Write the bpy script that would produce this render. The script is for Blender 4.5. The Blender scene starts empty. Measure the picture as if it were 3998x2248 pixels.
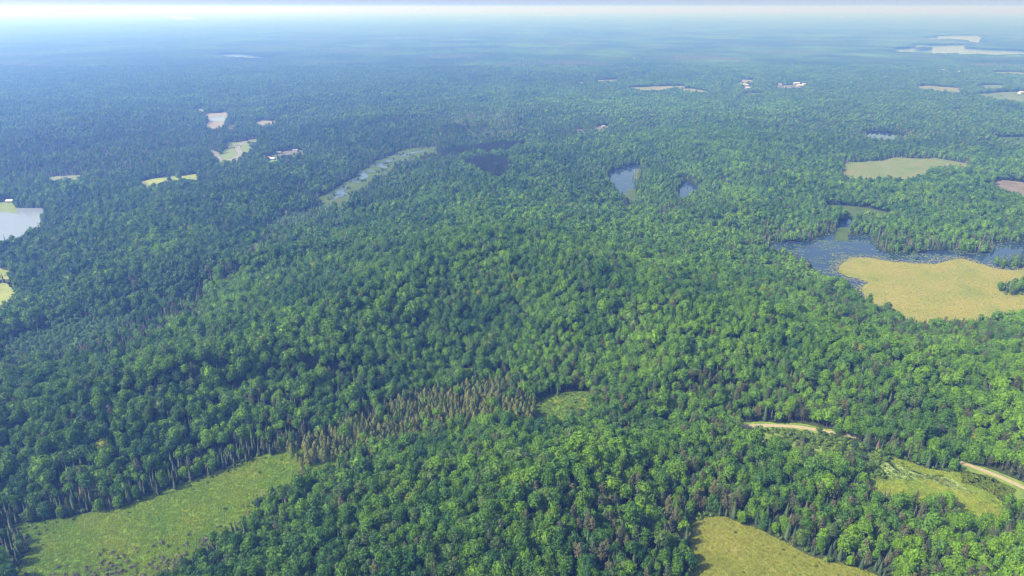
import bpy, bmesh, math, random
import numpy as np
from mathutils import Vector, Matrix

SC = bpy.context.scene
COL = SC.collection
rng = np.random.default_rng(7)
random.seed(7)

# ------------------------------------------------------------------ camera, sky, sun, exposure
CAM_H = 260.0
PITCH = math.radians(22.34)
cd = bpy.data.cameras.new('camera')
cam = bpy.data.objects.new('camera', cd)
COL.objects.link(cam)
cam.location = (0, 0, CAM_H)
cam.rotation_euler = (math.radians(90) - PITCH, 0, 0)
cd.lens = 24.0
cd.sensor_width = 36.0
cd.clip_start = 1.0
cd.clip_end = 200000.0
SC.camera = cam

SUN_EL = math.radians(43)
SUN_AZ = math.radians(-108)          # measured clockwise from the view direction (+Y): the sun stands at the left
world = bpy.data.worlds.new('World')
SC.world = world
world.use_nodes = True
wn = world.node_tree
for n in list(wn.nodes):
    wn.nodes.remove(n)
wo = wn.nodes.new('ShaderNodeOutputWorld')
wb = wn.nodes.new('ShaderNodeBackground')
ws = wn.nodes.new('ShaderNodeTexSky')
ws.sky_type = 'NISHITA'
ws.sun_disc = False
ws.sun_elevation = SUN_EL
ws.sun_rotation = SUN_AZ
ws.altitude = 300
ws.air_density = 1.0
ws.dust_density = 2.4
ws.ozone_density = 1.0
wb.inputs['Strength'].default_value = 0.12
wn.links.new(ws.outputs[0], wb.inputs[0])
wn.links.new(wb.outputs[0], wo.inputs[0])

sd = bpy.data.lights.new('sun', 'SUN')
sd.energy = 4.4
sd.angle = math.radians(0.5)
sd.color = (1.0, 0.94, 0.84)
sun = bpy.data.objects.new('sun', sd)
COL.objects.link(sun)
to_sun = Vector((math.sin(SUN_AZ) * math.cos(SUN_EL), math.cos(SUN_AZ) * math.cos(SUN_EL), math.sin(SUN_EL)))
sun.rotation_euler = to_sun.to_track_quat('Z', 'Y').to_euler()
sun.location = (-200, 0, 400)

SC.view_settings.view_transform = 'Standard'
SC.view_settings.look = 'None'
SC.view_settings.exposure = 1.18
SC.view_settings.gamma = 1.0
SC.view_settings.use_curve_mapping = False

SC.render.engine = 'CYCLES'
cy = SC.cycles
cy.max_bounces = 5
cy.diffuse_bounces = 2
cy.glossy_bounces = 2
cy.transmission_bounces = 2
cy.transparent_max_bounces = 4
cy.volume_bounces = 0
cy.use_denoising = True
cy.denoiser = 'OPENIMAGEDENOISE'
cy.denoising_input_passes = 'RGB_ALBEDO_NORMAL'
cy.denoising_prefilter = 'ACCURATE'
cy.use_adaptive_sampling = False
SC.cycles.filter_width = 1.15
cy.caustics_reflective = False
cy.caustics_refractive = False
SC.render.use_persistent_data = False

# ------------------------------------------------------------------ outlines of the place, in metres (x to the right, y away from the camera)
SHEETS = [('meadow', 'meadow', [(-269.6, 294.2), (-252.0, 298.3), (-237.0, 302.5), (-218.5, 308.0), (-211.8, 317.0), (-199.4, 326.3), (-183.2, 336.2), (-172.0, 346.4), (-158.7, 355.1), (-132.6, 365.6), (-112.6, 374.3), (-101.5, 345.9), (-111.7, 335.4), (-127.5, 325.4), (-142.6, 313.5), (-142.2, 297.9), (-150.7, 286.4), (-154.0, 277.5), (-164.7, 266.3), (-170.1, 258.2), (-175.5, 252.3), (-181.4, 245.2), (-190.1, 233.1), (-227.4, 233.1), (-246.0, 258.2), (-248.8, 268.2), (-249.8, 276.5), (-248.3, 270.9)], 0.1, 'long bright green meadow with grey brush along its near side'), ('sedge_meadow', 'sedge', [(97.2, 294.2), (105.7, 299.4), (112.6, 300.5), (118.3, 300.0), (127.1, 293.2), (135.6, 288.7), (142.5, 282.3), (147.2, 276.6), (154.9, 270.1), (166.4, 265.6), (172.3, 263.9), (177.3, 260.4), (185.7, 256.1), (171.2, 233.2), (76.3, 233.2), (88.4, 258.1), (93.6, 271.0), (90.2, 270.9)], 0.1, 'ochre sedge meadow in the forest at the bottom edge'), ('wet_meadow', 'wetgreen', [(231.9, 351.0), (238.8, 354.3), (242.7, 351.0), (248.5, 347.1), (254.0, 342.7), (260.7, 340.8), (276.4, 340.8), (285.3, 336.5), (290.2, 329.3), (293.8, 323.5), (271.2, 300.8), (265.6, 293.6), (261.2, 290.5), (258.7, 292.5), (253.4, 297.7), (248.4, 300.8), (248.6, 304.0), (243.4, 307.3), (237.6, 309.5), (226.2, 311.7), (217.2, 311.7), (208.7, 312.8), (204.1, 315.1), (214.3, 337.7), (224.4, 343.9)], 0.1, 'yellow green wet meadow beside the straight stretch of dirt road'), ('duckweed_pool', 'duckweed', [(231.5, 350.3), (235.4, 347.8), (241.8, 342.1), (247.3, 337.7), (257.1, 334.7), (262.2, 333.5), (265.2, 325.8), (265.4, 320.0), (260.8, 321.7), (255.4, 325.2), (251.4, 328.1), (250.0, 332.3), (241.1, 333.5), (232.7, 332.3), (222.0, 337.7), (223.9, 344.6)], 0.16, 'pale green duckweed covered pool inside the wet meadow'), ('verge', 'verge', [(153.6, 392.7), (169.8, 394.0), (190.7, 392.1), (213.5, 384.9), (205.1, 364.7), (202.8, 367.9), (211.2, 361.0), (199.1, 344.6), (186.7, 352.4), (173.5, 359.2), (160.9, 364.7), (152.5, 369.0), (146.8, 371.5)], 0.1, 'grassy verge along the bend of the dirt road'), ('verge', 'verge', [(280.3, 351.2), (289.5, 343.8), (297.1, 336.4), (303.7, 328.3), (309.7, 315.8), (289.2, 291.5), (280.5, 300.7), (278.3, 308.3), (277.8, 318.5), (272.4, 325.7), (265.3, 329.5)], 0.1, 'grassy verge beside the straight stretch of dirt road'), ('pond', 'water', [(305.9, 771.5), (318.8, 776.4), (340.2, 778.4), (358.9, 781.5), (381.5, 801.1), (397.4, 807.4), (438.4, 807.4), (437.6, 785.5), (426.2, 756.0), (428.4, 741.9), (440.1, 735.1), (461.0, 737.3), (481.3, 746.6), (496.7, 746.6), (513.6, 746.6), (516.4, 733.7), (540.8, 736.4), (558.0, 746.6), (567.4, 765.6), (579.2, 776.4), (611.0, 773.0), (656.7, 765.6), (494.7, 554.0), (456.4, 554.0), (461.2, 567.1), (451.9, 573.1), (432.2, 567.1), (409.3, 549.7), (383.9, 538.6), (373.6, 542.7), (355.0, 538.6), (347.4, 552.5), (344.9, 561.2), (336.4, 573.1), (332.7, 585.4), (334.1, 601.5), (334.6, 621.8), (341.5, 639.6), (323.6, 641.5), (318.4, 654.6), (316.8, 674.1), (315.4, 698.8), (310.5, 716.2), (306.6, 729.8), (292.6, 736.8)], 0.06, 'large blue beaver pond with lily pads behind the golden marsh'), ('marsh', 'marsh', [(351.7, 686.0), (365.2, 706.6), (378.4, 719.5), (400.3, 721.7), (422.3, 706.6), (441.9, 702.4), (462.5, 700.3), (483.3, 710.9), (503.2, 719.5), (510.0, 706.6), (518.2, 690.0), (534.3, 682.0), (549.2, 684.0), (590.8, 678.0), (500.4, 557.9), (461.7, 557.9), (440.7, 557.9), (389.4, 544.1), (360.1, 544.1), (349.5, 566.5), (340.9, 578.3), (340.8, 606.4), (347.7, 626.5), (364.6, 647.7), (358.9, 658.8), (349.6, 662.6), (346.8, 678.0)], 0.16, 'wide golden sedge marsh in front of the large blue pond'), ('inlet_meadow', 'meadow2', [(409.4, 829.3), (422.2, 837.2), (428.3, 833.8), (408.8, 788.9), (404.1, 782.6), (389.7, 782.6)], 0.12, 'small green grass patch at the head of the large pond'),
 ('inlet', 'water', [(422.0, 852.3), (436.8, 866.0), (452.4, 873.3), (450.6, 861.8), (419.8, 817.1), (408.1, 813.2)], 0.1, 'narrow water inlet behind the grass patch above the large pond'), ('clearing', 'meadow2', [(443.7, 944.5), (468.6, 941.0), (499.5, 927.1), (517.3, 903.7), (490.4, 860.0), (468.9, 867.4), (446.6, 864.3), (449.4, 882.0), (432.0, 895.0)], 0.1, 'narrow light green clearing beyond the large pond'), ('bog', 'marsh2', [(576.2, 1189.5), (616.5, 1234.0), (651.7, 1242.1), (689.2, 1253.8), (718.8, 1277.9), (749.5, 1265.7), (790.0, 1271.8), (797.8, 1259.8), (814.4, 1230.5), (816.0, 1213.6), (775.6, 1155.6), (748.8, 1171.6), (701.2, 1140.1), (668.0, 1100.4), (633.8, 1076.9), (576.2, 1067.8), (548.9, 1076.9), (540.4, 1105.3), (547.0, 1129.9)], 0.1, 'grey green bog ringed by dead trunks in the upper right forest'), ('lake', 'darkwater', [(778.8, 1554.5), (818.2, 1574.1), (854.7, 1568.7), (875.3, 1528.4), (871.0, 1514.8), (791.5, 1423.3), (757.1, 1420.2), (745.0, 1452.0)], 0.08, 'small dark elliptical lake in front of grey dead conifers'), ('bare_bog', 'deadbog', [(793.2, 1099.5), (821.4, 1075.8), (843.3, 1069.6), (765.2, 964.3), (744.0, 968.1), (728.2, 995.4)], 0.1, 'pinkish grey dead wood bog at the right edge'), ('grass_strip', 'meadow2', [(1041.3, 1490.0), (1111.3, 1493.3), (1147.0, 1493.3), (1077.5, 1400.0), (1041.9, 1397.1), (1006.5, 1415.2)], 0.1, 'thin green grass strip right of the dark elliptical lake'), ('pond', 'water', [(161.5, 1141.5), (173.6, 1168.2), (196.3, 1187.9), (212.7, 1208.3), (229.0, 1210.4), (215.0, 1143.0), (206.1, 1141.5), (197.7, 1070.4), (193.0, 1046.9), (182.1, 1018.1), (165.5, 978.9), (157.8, 976.0), (156.6, 1008.8), (155.6, 1033.9), (155.3, 1066.9)], 0.08, 'pale blue triangular pond dotted with lily pads in mid forest'), ('grass_bank', 'meadow2', [(186.8, 1038.7), (190.4, 1032.4), (187.1, 999.2), (175.9, 930.1), (165.5, 922.1), (153.7, 916.8), (166.7, 1002.1), (176.4, 1026.2)], 0.12, 'yellow green grass bank at the foot of the triangular pond'), ('grass_bank', 'meadow2', [(206.7, 1145.2), (222.7, 1183.9), (206.7, 1094.8), (198.5, 1070.4), (198.4, 1084.2)], 0.14, 'small grass bank on the right shore of the triangular pond'), ('pond', 'water', [(260.7, 1051.4), (273.0, 1074.3), (281.7, 1084.4), (287.3, 1074.3), (289.9, 1053.0), (262.2, 980.7), (250.8, 963.1), (244.7, 961.6), (245.6, 974.7)], 0.08, 'tiny forest pond in deep shade right of the triangular pond'), ('river_meadow', 'meadow2', [(-151.6, 1386.5), (-178.9, 1379.0), (-215.1, 1358.6), (-229.1, 1299.8), (-237.3, 1270.6), (-252.1, 1245.6), (-253.4, 1186.9), (-265.9, 1159.4), (-260.6, 1117.8), (-262.1, 1098.0), (-270.3, 1074.1), (-273.9, 1033.5), (-280.3, 1003.7), (-288.5, 979.4), (-265.1, 904.6), (-246.9, 915.5), (-228.9, 911.9), (-232.6, 945.8), (-236.5, 986.3), (-228.4, 1012.1), (-221.6, 1053.3), (-217.9, 1092.5), (-204.8, 1107.9), (-205.4, 1167.9), (-199.7, 1209.4), (-184.2, 1221.7), (-169.4, 1253.6), (-140.9, 1287.0)], 0.1, 'long pale green river meadow winding up the valley'), ('lake', 'glarewater', [(-843.5, 950.2), (-724.9, 938.0), (-697.7, 930.0), (-674.4, 927.3), (-656.6, 924.7), (-618.6, 870.3), (-597.0, 835.3), (-594.9, 815.4), (-595.2, 803.7), (-590.7, 785.2), (-586.1, 772.3), (-588.4, 764.5), (-596.7, 756.8), (-659.4, 723.2)], 0.08, 'bright white lake at the left edge'), ('lawn', 'lawn', [(-757.4, 953.0), (-738.2, 957.2), (-729.7, 961.4), (-713.6, 950.2), (-675.3, 900.3), (-692.8, 905.5), (-722.7, 908.1)], 0.12, 'light green lawn on the shore of the white lake'), ('field', 'hay', [(-560.3, 644.3), (-521.2, 644.3), (-513.8, 649.3), (-500.1, 640.9), (-473.6, 605.0), (-470.5, 585.6), (-467.2, 570.2), (-489.6, 553.2)], 0.1, 'yellow field at the left edge below the white lake'), ('field', 'hay', [(-566.8, 686.3), (-552.4, 689.4), (-534.8, 680.1), (-498.2, 632.3), (-506.5, 636.4), (-523.0, 650.7), (-538.7, 650.7)], 0.1, 'small yellow clearing just above the field at the left edge'),
 ('field', 'hay', [(-598.8, 1083.0), (-592.9, 1101.4), (-564.7, 1120.3), (-529.7, 1141.9), (-500.0, 1081.6), (-511.5, 1063.3), (-532.5, 1067.8), (-545.8, 1038.6), (-559.9, 1021.5)], 0.1, 'pale yellow hay field left of the looping road'), ('verge', 'verge', [(-769.1, 1118.1), (-748.1, 1125.6), (-722.6, 1136.9), (-685.0, 1075.9), (-709.3, 1065.3), (-728.2, 1056.6)], 0.1, 'verge beside the short grey road piece above the white lake'), ('clearing', 'lawn', [(-594.3, 1432.2), (-580.9, 1426.1), (-565.5, 1444.4), (-547.5, 1463.1), (-514.0, 1373.9), (-538.3, 1399.6), (-515.6, 1365.5), (-498.6, 1292.0), (-501.2, 1271.6), (-496.8, 1254.3), (-496.9, 1223.3), (-495.7, 1204.9), (-503.7, 1189.2), (-508.4, 1187.0), (-531.3, 1223.3), (-558.5, 1271.6), (-591.1, 1333.0), (-589.3, 1343.7), (-578.8, 1338.3), (-558.1, 1301.8), (-555.0, 1312.1), (-567.4, 1343.7), (-567.5, 1371.1), (-561.5, 1351.1)], 0.1, 'green clearing around the looping paved road'), ('yard', 'verge', [(-457.4, 1267.2), (-456.3, 1281.8), (-451.2, 1322.4), (-427.3, 1256.8), (-420.7, 1232.7), (-421.1, 1207.2), (-432.5, 1207.2)], 0.1, 'yard round the white house beside the looping road'), ('yard', 'gravel', [(-454.6, 1322.2), (-434.3, 1348.8), (-408.8, 1342.1), (-385.2, 1266.4), (-412.8, 1263.9), (-427.8, 1249.2)], 0.1, 'gravel drive with a grey roofed house right of the white house'), ('sand_bank', 'sand', [(-802.3, 1823.6), (-804.5, 1852.6), (-777.4, 1862.5), (-771.0, 1882.6), (-726.8, 1779.1), (-697.5, 1698.2), (-673.7, 1631.9), (-654.6, 1570.4), (-670.3, 1570.4), (-671.6, 1541.2), (-738.6, 1658.0), (-741.3, 1698.8), (-742.2, 1698.2), (-767.0, 1742.3)], 0.1, 'pinkish sand banks around the quarry pool'), ('quarry_pool', 'glarewater', [(-777.2, 1786.2), (-763.7, 1800.1), (-745.9, 1814.1), (-723.2, 1759.1), (-712.3, 1724.1), (-709.2, 1702.9), (-727.3, 1715.6), (-739.5, 1719.9), (-762.5, 1750.2)], 0.16, 'pale blue quarry pool among sand banks'), ('sand_bank', 'sand', [(-876.8, 1932.4), (-857.8, 1932.4), (-819.9, 1862.5), (-789.0, 1779.1), (-818.9, 1827.2)], 0.1, 'narrow strip of bare sand up left of the quarry pool'), ('sand_pit', 'sand', [(-628.5, 1702.9), (-622.1, 1745.8), (-610.9, 1724.1), (-588.5, 1724.1), (-561.4, 1635.9), (-573.7, 1620.1), (-575.5, 1589.1), (-597.3, 1624.0)], 0.1, 'pink sand pit in the forest right of the quarry pool'), ('clearing', 'gravel', [(-661.4, 1596.5), (-672.1, 1650.1), (-666.0, 1667.6), (-631.6, 1566.7), (-632.6, 1541.2)], 0.1, 'small pale clearing between the quarry pool and the sand pit'), ('lake', 'lakewater', [(-1735.7, 4314.8), (-1697.4, 4363.6), (-1629.5, 4339.1), (-1522.9, 4220.3), (-1417.3, 4085.9), (-1329.1, 3980.1), (-1320.6, 3783.5), (-1402.2, 3842.3), (-1461.3, 3903.0), (-1536.9, 3944.5), (-1590.0, 3965.5)], 0.3, 'thin silver lake in the far forest above the quarry pool'), ('lake', 'lakewater', [(-10437.2, 22284.9), (-11177.7, 24310.0), (-11359.2, 25069.0), (-10796.4, 24310.0), (-8754.1, 20055.2), (-7482.5, 17435.1), (-7092.6, 16128.4), (-6945.1, 15481.4), (-7693.7, 16831.5), (-8773.1, 18888.2)], 0.5, 'bright white lake close below the horizon at left'), ('lake', 'lakewater', [(1596.2, 25876.7), (2027.8, 29702.0), (2488.8, 33401.9), (2322.4, 27658.2), (2263.1, 25069.0), (1770.6, 21513.5), (1628.0, 22128.1)], 0.5, 'right one of the two pale lakes close below the horizon at centre'), ('lake', 'lakewater', [(896.2, 27658.2), (1303.6, 29702.0), (1500.0, 26738.0), (1040.4, 22778.7)], 0.5, 'left one of the two pale lakes close below the horizon at centre'), ('lake', 'lakewater', [(713.2, 8314.8), (793.5, 8586.0), (841.8, 8403.3), (720.6, 7702.4)], 0.4, 'tiny pale lake some way below the two lakes at the horizon'), ('lake', 'lakewater', [(-1337.7, 16364.8), (-1185.9, 17063.2), (-689.2, 16036.5), (-913.6, 14602.0)], 0.4, 'faint thin lake near the horizon left of centre'), ('lake', 'lakewater', [(9422.8, 21682.5), (10158.5, 22921.5), (9800.9, 21682.5), (8805.4, 19857.9)], 0.4, 'faint thin lake near the horizon at right'),
 ('lake', 'lakewater', [(3660.9, 6510.3), (3897.2, 6802.6), (3943.0, 6742.1), (4194.0, 7189.5), (4460.9, 7328.2), (4728.2, 7328.2), (4435.5, 6742.1), (3706.3, 5651.8), (3527.3, 5523.1), (3741.7, 5951.8), (3759.4, 6258.0), (3547.4, 6126.7)], 0.3, 'upper far lake behind the wooded spit at upper right'), ('lake', 'lakewater', [(4543.0, 6802.6), (4621.9, 6772.2), (4232.5, 6204.8), (4175.8, 6204.8)], 0.3, 'small far lake arm right of the upper far lake'), ('lake', 'lakewater', [(2494.3, 4714.9), (2603.6, 4900.1), (2697.4, 4932.4), (2942.0, 5393.2), (3033.0, 5393.2), (3129.6, 5354.8), (3283.5, 5432.1), (3395.0, 5432.1), (3127.2, 4998.2), (3142.8, 4821.2), (3226.1, 4759.9), (3308.0, 4656.1), (3437.0, 4570.7), (3113.2, 4133.6), (2942.6, 4133.6), (2854.6, 4145.6), (2724.6, 4063.5), (2717.1, 4110.0), (2709.5, 4181.7), (2564.8, 4133.6), (2623.2, 4256.0), (2513.5, 4256.0), (2390.4, 4075.0), (2482.2, 4256.0), (2500.8, 4359.0), (2396.5, 4359.0), (2323.2, 4372.3)], 0.3, 'broad far blue lake with a wooded island at upper right'), ('field', 'field', [(1436.7, 2515.6), (1465.6, 2542.2), (1496.7, 2546.7), (1518.6, 2502.5), (1545.8, 2485.2), (1564.9, 2455.4), (1460.0, 2276.8), (1412.4, 2250.9), (1381.2, 2307.2), (1364.0, 2354.3), (1366.3, 2386.8)], 0.2, 'long pale field in the upper right forest'), ('field', 'field2', [(1485.2, 2275.9), (1544.5, 2301.5), (1618.9, 2335.4), (1664.5, 2350.7), (1712.2, 2358.5), (1767.2, 2358.5), (1504.4, 1995.6), (1463.8, 2004.4), (1447.6, 2034.2), (1441.3, 2071.2), (1439.6, 2129.1)], 0.2, 'green field with three lone trees at the right edge'), ('field', 'field', [(363.3, 2415.9), (417.5, 2486.4), (470.5, 2501.0), (525.2, 2521.7), (573.1, 2536.7), (618.7, 2539.7), (581.1, 2408.8), (544.6, 2408.8), (505.4, 2337.5), (480.3, 2300.8), (424.8, 2316.4)], 0.2, 'long pale hay field right of centre in the far forest'), ('field', 'field', [(564.6, 2426.9), (591.3, 2449.2), (622.3, 2449.2), (642.7, 2407.6), (654.5, 2349.0), (617.3, 2245.3), (578.6, 2285.4), (556.1, 2300.8)], 0.2, 'narrow pale field touching the right end of the long hay field'), ('sand_bank', 'sand', [(862.4, 2751.9), (894.5, 2766.0), (941.0, 2758.9), (879.5, 2590.2), (827.1, 2574.1)], 0.2, 'bare pink sand patch above the far hamlet'), ('yard', 'gravel', [(923.6, 2539.7), (977.0, 2536.7), (1002.2, 2561.0), (1037.8, 2561.0), (1046.9, 2472.0), (963.2, 2380.9), (927.1, 2380.9), (894.9, 2400.3)], 0.2, 'pale gravel yards around the far farm buildings'), ('yard', 'gravel', [(837.0, 2623.9), (850.1, 2561.0), (793.5, 2359.0), (770.1, 2332.2), (777.8, 2414.4)], 0.2, 'small yards of the far hamlet below the sand patch'), ('field', 'field2', [(742.1, 2285.7), (793.8, 2310.6), (830.0, 2331.0), (788.5, 2220.9), (752.2, 2187.6), (713.1, 2178.3)], 0.2, 'thin grey green field below the far hamlet'), ('field', 'field', [(2086.1, 3102.5), (2176.9, 3116.3), (2203.2, 3058.3), (2072.1, 2873.6), (2048.5, 2930.0), (2012.0, 2952.4)], 0.2, 'thin pale field at the right edge below the far lakes'), ('field', 'field2', [(1700.0, 2558.6), (1753.5, 2575.4), (1770.4, 2551.5), (1648.1, 2375.0), (1608.5, 2375.0), (1590.1, 2390.0)], 0.2, 'blue green field above the field with lone trees'), ('clearing', 'gravel', [(1211.2, 1927.3), (1238.4, 1934.2), (1175.7, 1831.6), (1155.2, 1827.7)], 0.2, 'tiny grey clearing in the forest below the long pale field'), ('clearing', 'gravel', [(1798.9, 3280.7), (1846.0, 3300.0), (1821.7, 3246.5), (1712.1, 3112.5)], 0.2, 'tiny pale clearing far off left of the white houses'), ('clearing', 'gravel', [(193.1, 1626.8), (210.0, 1641.8), (231.7, 1645.6), (220.6, 1556.3), (200.9, 1545.8), (184.5, 1542.3)], 0.15, 'small sandy clearing in the forest above the triangular pond'), ('clearing', 'gravel', [(147.0, 1594.0), (161.5, 1597.6), (153.6, 1518.4), (141.3, 1518.4)], 0.15, 'tiny pale clearing left of the small sandy clearing'),
 ('field', 'field', [(318.4, 2733.3), (369.6, 2763.5), (422.4, 2763.5), (397.8, 2619.6), (349.4, 2610.1), (304.9, 2591.4)], 0.2, 'thin pale field behind dark conifers at centre right'), ('field', 'field', [(239.6, 2665.2), (283.8, 2674.7), (265.7, 2527.9), (229.2, 2527.9)], 0.2, 'short pale field left of the thin field behind dark conifers'), ('clearing', 'meadow', [(15.2, 410.9), (17.4, 421.4), (24.3, 426.8), (35.0, 430.4), (54.6, 433.2), (59.9, 428.6), (53.5, 400.3), (41.2, 393.6), (32.7, 386.3), (23.8, 384.7), (14.2, 384.7)], 0.1, 'small green clearing at the end of the brown cedar swamp'), ('brushland', 'verge', [(206.9, 379.6), (222.3, 371.4), (238.6, 353.1), (226.0, 347.8), (223.4, 331.1), (209.9, 332.3), (208.9, 343.8), (202.7, 357.2), (193.1, 364.2), (174.7, 371.5), (162.8, 383.4)], 0.08, 'brushy green hollow between the road bend and the wet meadow')]
CHANNELS = [[(232.3, 351.0), (234.3, 350.3), (234.1, 345.2), (234.8, 342.1), (235.2, 338.3), (233.4, 340.8), (232.2, 344.6)], [(241.3, 341.1), (243.7, 341.1), (246.1, 338.3), (247.8, 336.5), (244.9, 337.7), (242.8, 339.6)], [(251.2, 334.4), (253.5, 331.7), (254.9, 326.9), (253.3, 328.7), (251.9, 332.3)]]
ROADS = [('dirt_road', 'dirt', [(74.6, 380.7), (95.9, 385.5), (121.0, 390.3), (136.8, 391.5), (154.7, 388.5), (168.3, 389.4), (185.8, 388.5), (198.0, 385.8), (210.3, 381.3), (232.3, 374.3), (260.1, 362.1), (280.0, 346.6), (287.6, 339.6), (294.5, 331.9), (299.6, 324.6), (307.2, 311.5), (316.9, 289.9)], 1.75, 'pale sandy dirt road curving through the lower right forest'), ('paved_road', 'asphalt', [(-532.7, 1466.2), (-546.4, 1459.9), (-555.4, 1447.5), (-558.4, 1434.0), (-557.8, 1411.3), (-555.2, 1388.0), (-544.8, 1360.0), (-532.1, 1333.0), (-521.3, 1312.1), (-517.7, 1296.8), (-517.2, 1281.8), (-519.7, 1264.8), (-524.1, 1250.5), (-528.2, 1241.1), (-537.7, 1252.8), (-558.2, 1286.8), (-575.5, 1317.2), (-589.1, 1335.6), (-601.8, 1343.7)], 4.5, 'grey paved road looping through the green clearing at upper left'), ('paved_road', 'asphalt', [(-758.9, 1105.3), (-741.3, 1114.4), (-719.0, 1125.6)], 5, 'short grey stretch of paved road above the white lake')]
RIVERS = [[(-167.5, 1340.8), (-186.1, 1326.9), (-197.8, 1313.2), (-208.5, 1286.7)], [(-216.8, 1264.2), (-221.7, 1254.8), (-228.9, 1236.4), (-235.1, 1221.5), (-239.1, 1212.6), (-232.4, 1199.3), (-225.1, 1192.5), (-218.9, 1181.3)], [(-230.5, 1155.1), (-243.4, 1160.5), (-252.8, 1159.4), (-254.3, 1143.5), (-248.7, 1130.5), (-243.2, 1120.3), (-245.6, 1111.8), (-248.8, 1105.3), (-254.1, 1098.0), (-258.8, 1090.7), (-251.1, 1083.5), (-243.5, 1074.1)], [(-255.7, 1053.4), (-259.6, 1046.7), (-261.0, 1033.5), (-262.9, 1014.2), (-255.7, 1005.8), (-251.1, 999.6), (-255.4, 995.5), (-259.2, 989.4), (-262.1, 967.7)]]
ISLANDS = [[(527.1, 700.3), (528.2, 690.0), (552.9, 689.2), (602.9, 694.1), (622.0, 719.5), (571.5, 719.5), (545.0, 710.9)], [(484.4, 630.0), (483.5, 614.7), (501.1, 614.7), (544.4, 616.3), (562.6, 640.5), (516.9, 640.5), (498.1, 640.5)], [(2695.1, 4836.8), (2675.4, 4744.8), (2710.6, 4729.8), (2800.0, 4805.8), (2851.3, 4932.4), (2815.1, 4965.1)]]
SHRUBLAND = [[(206.9, 379.6), (222.3, 371.4), (238.6, 353.1), (226.0, 347.8), (223.4, 331.1), (209.9, 332.3), (208.9, 343.8), (202.7, 357.2), (193.1, 364.2), (174.7, 371.5), (162.8, 383.4)]]
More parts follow.
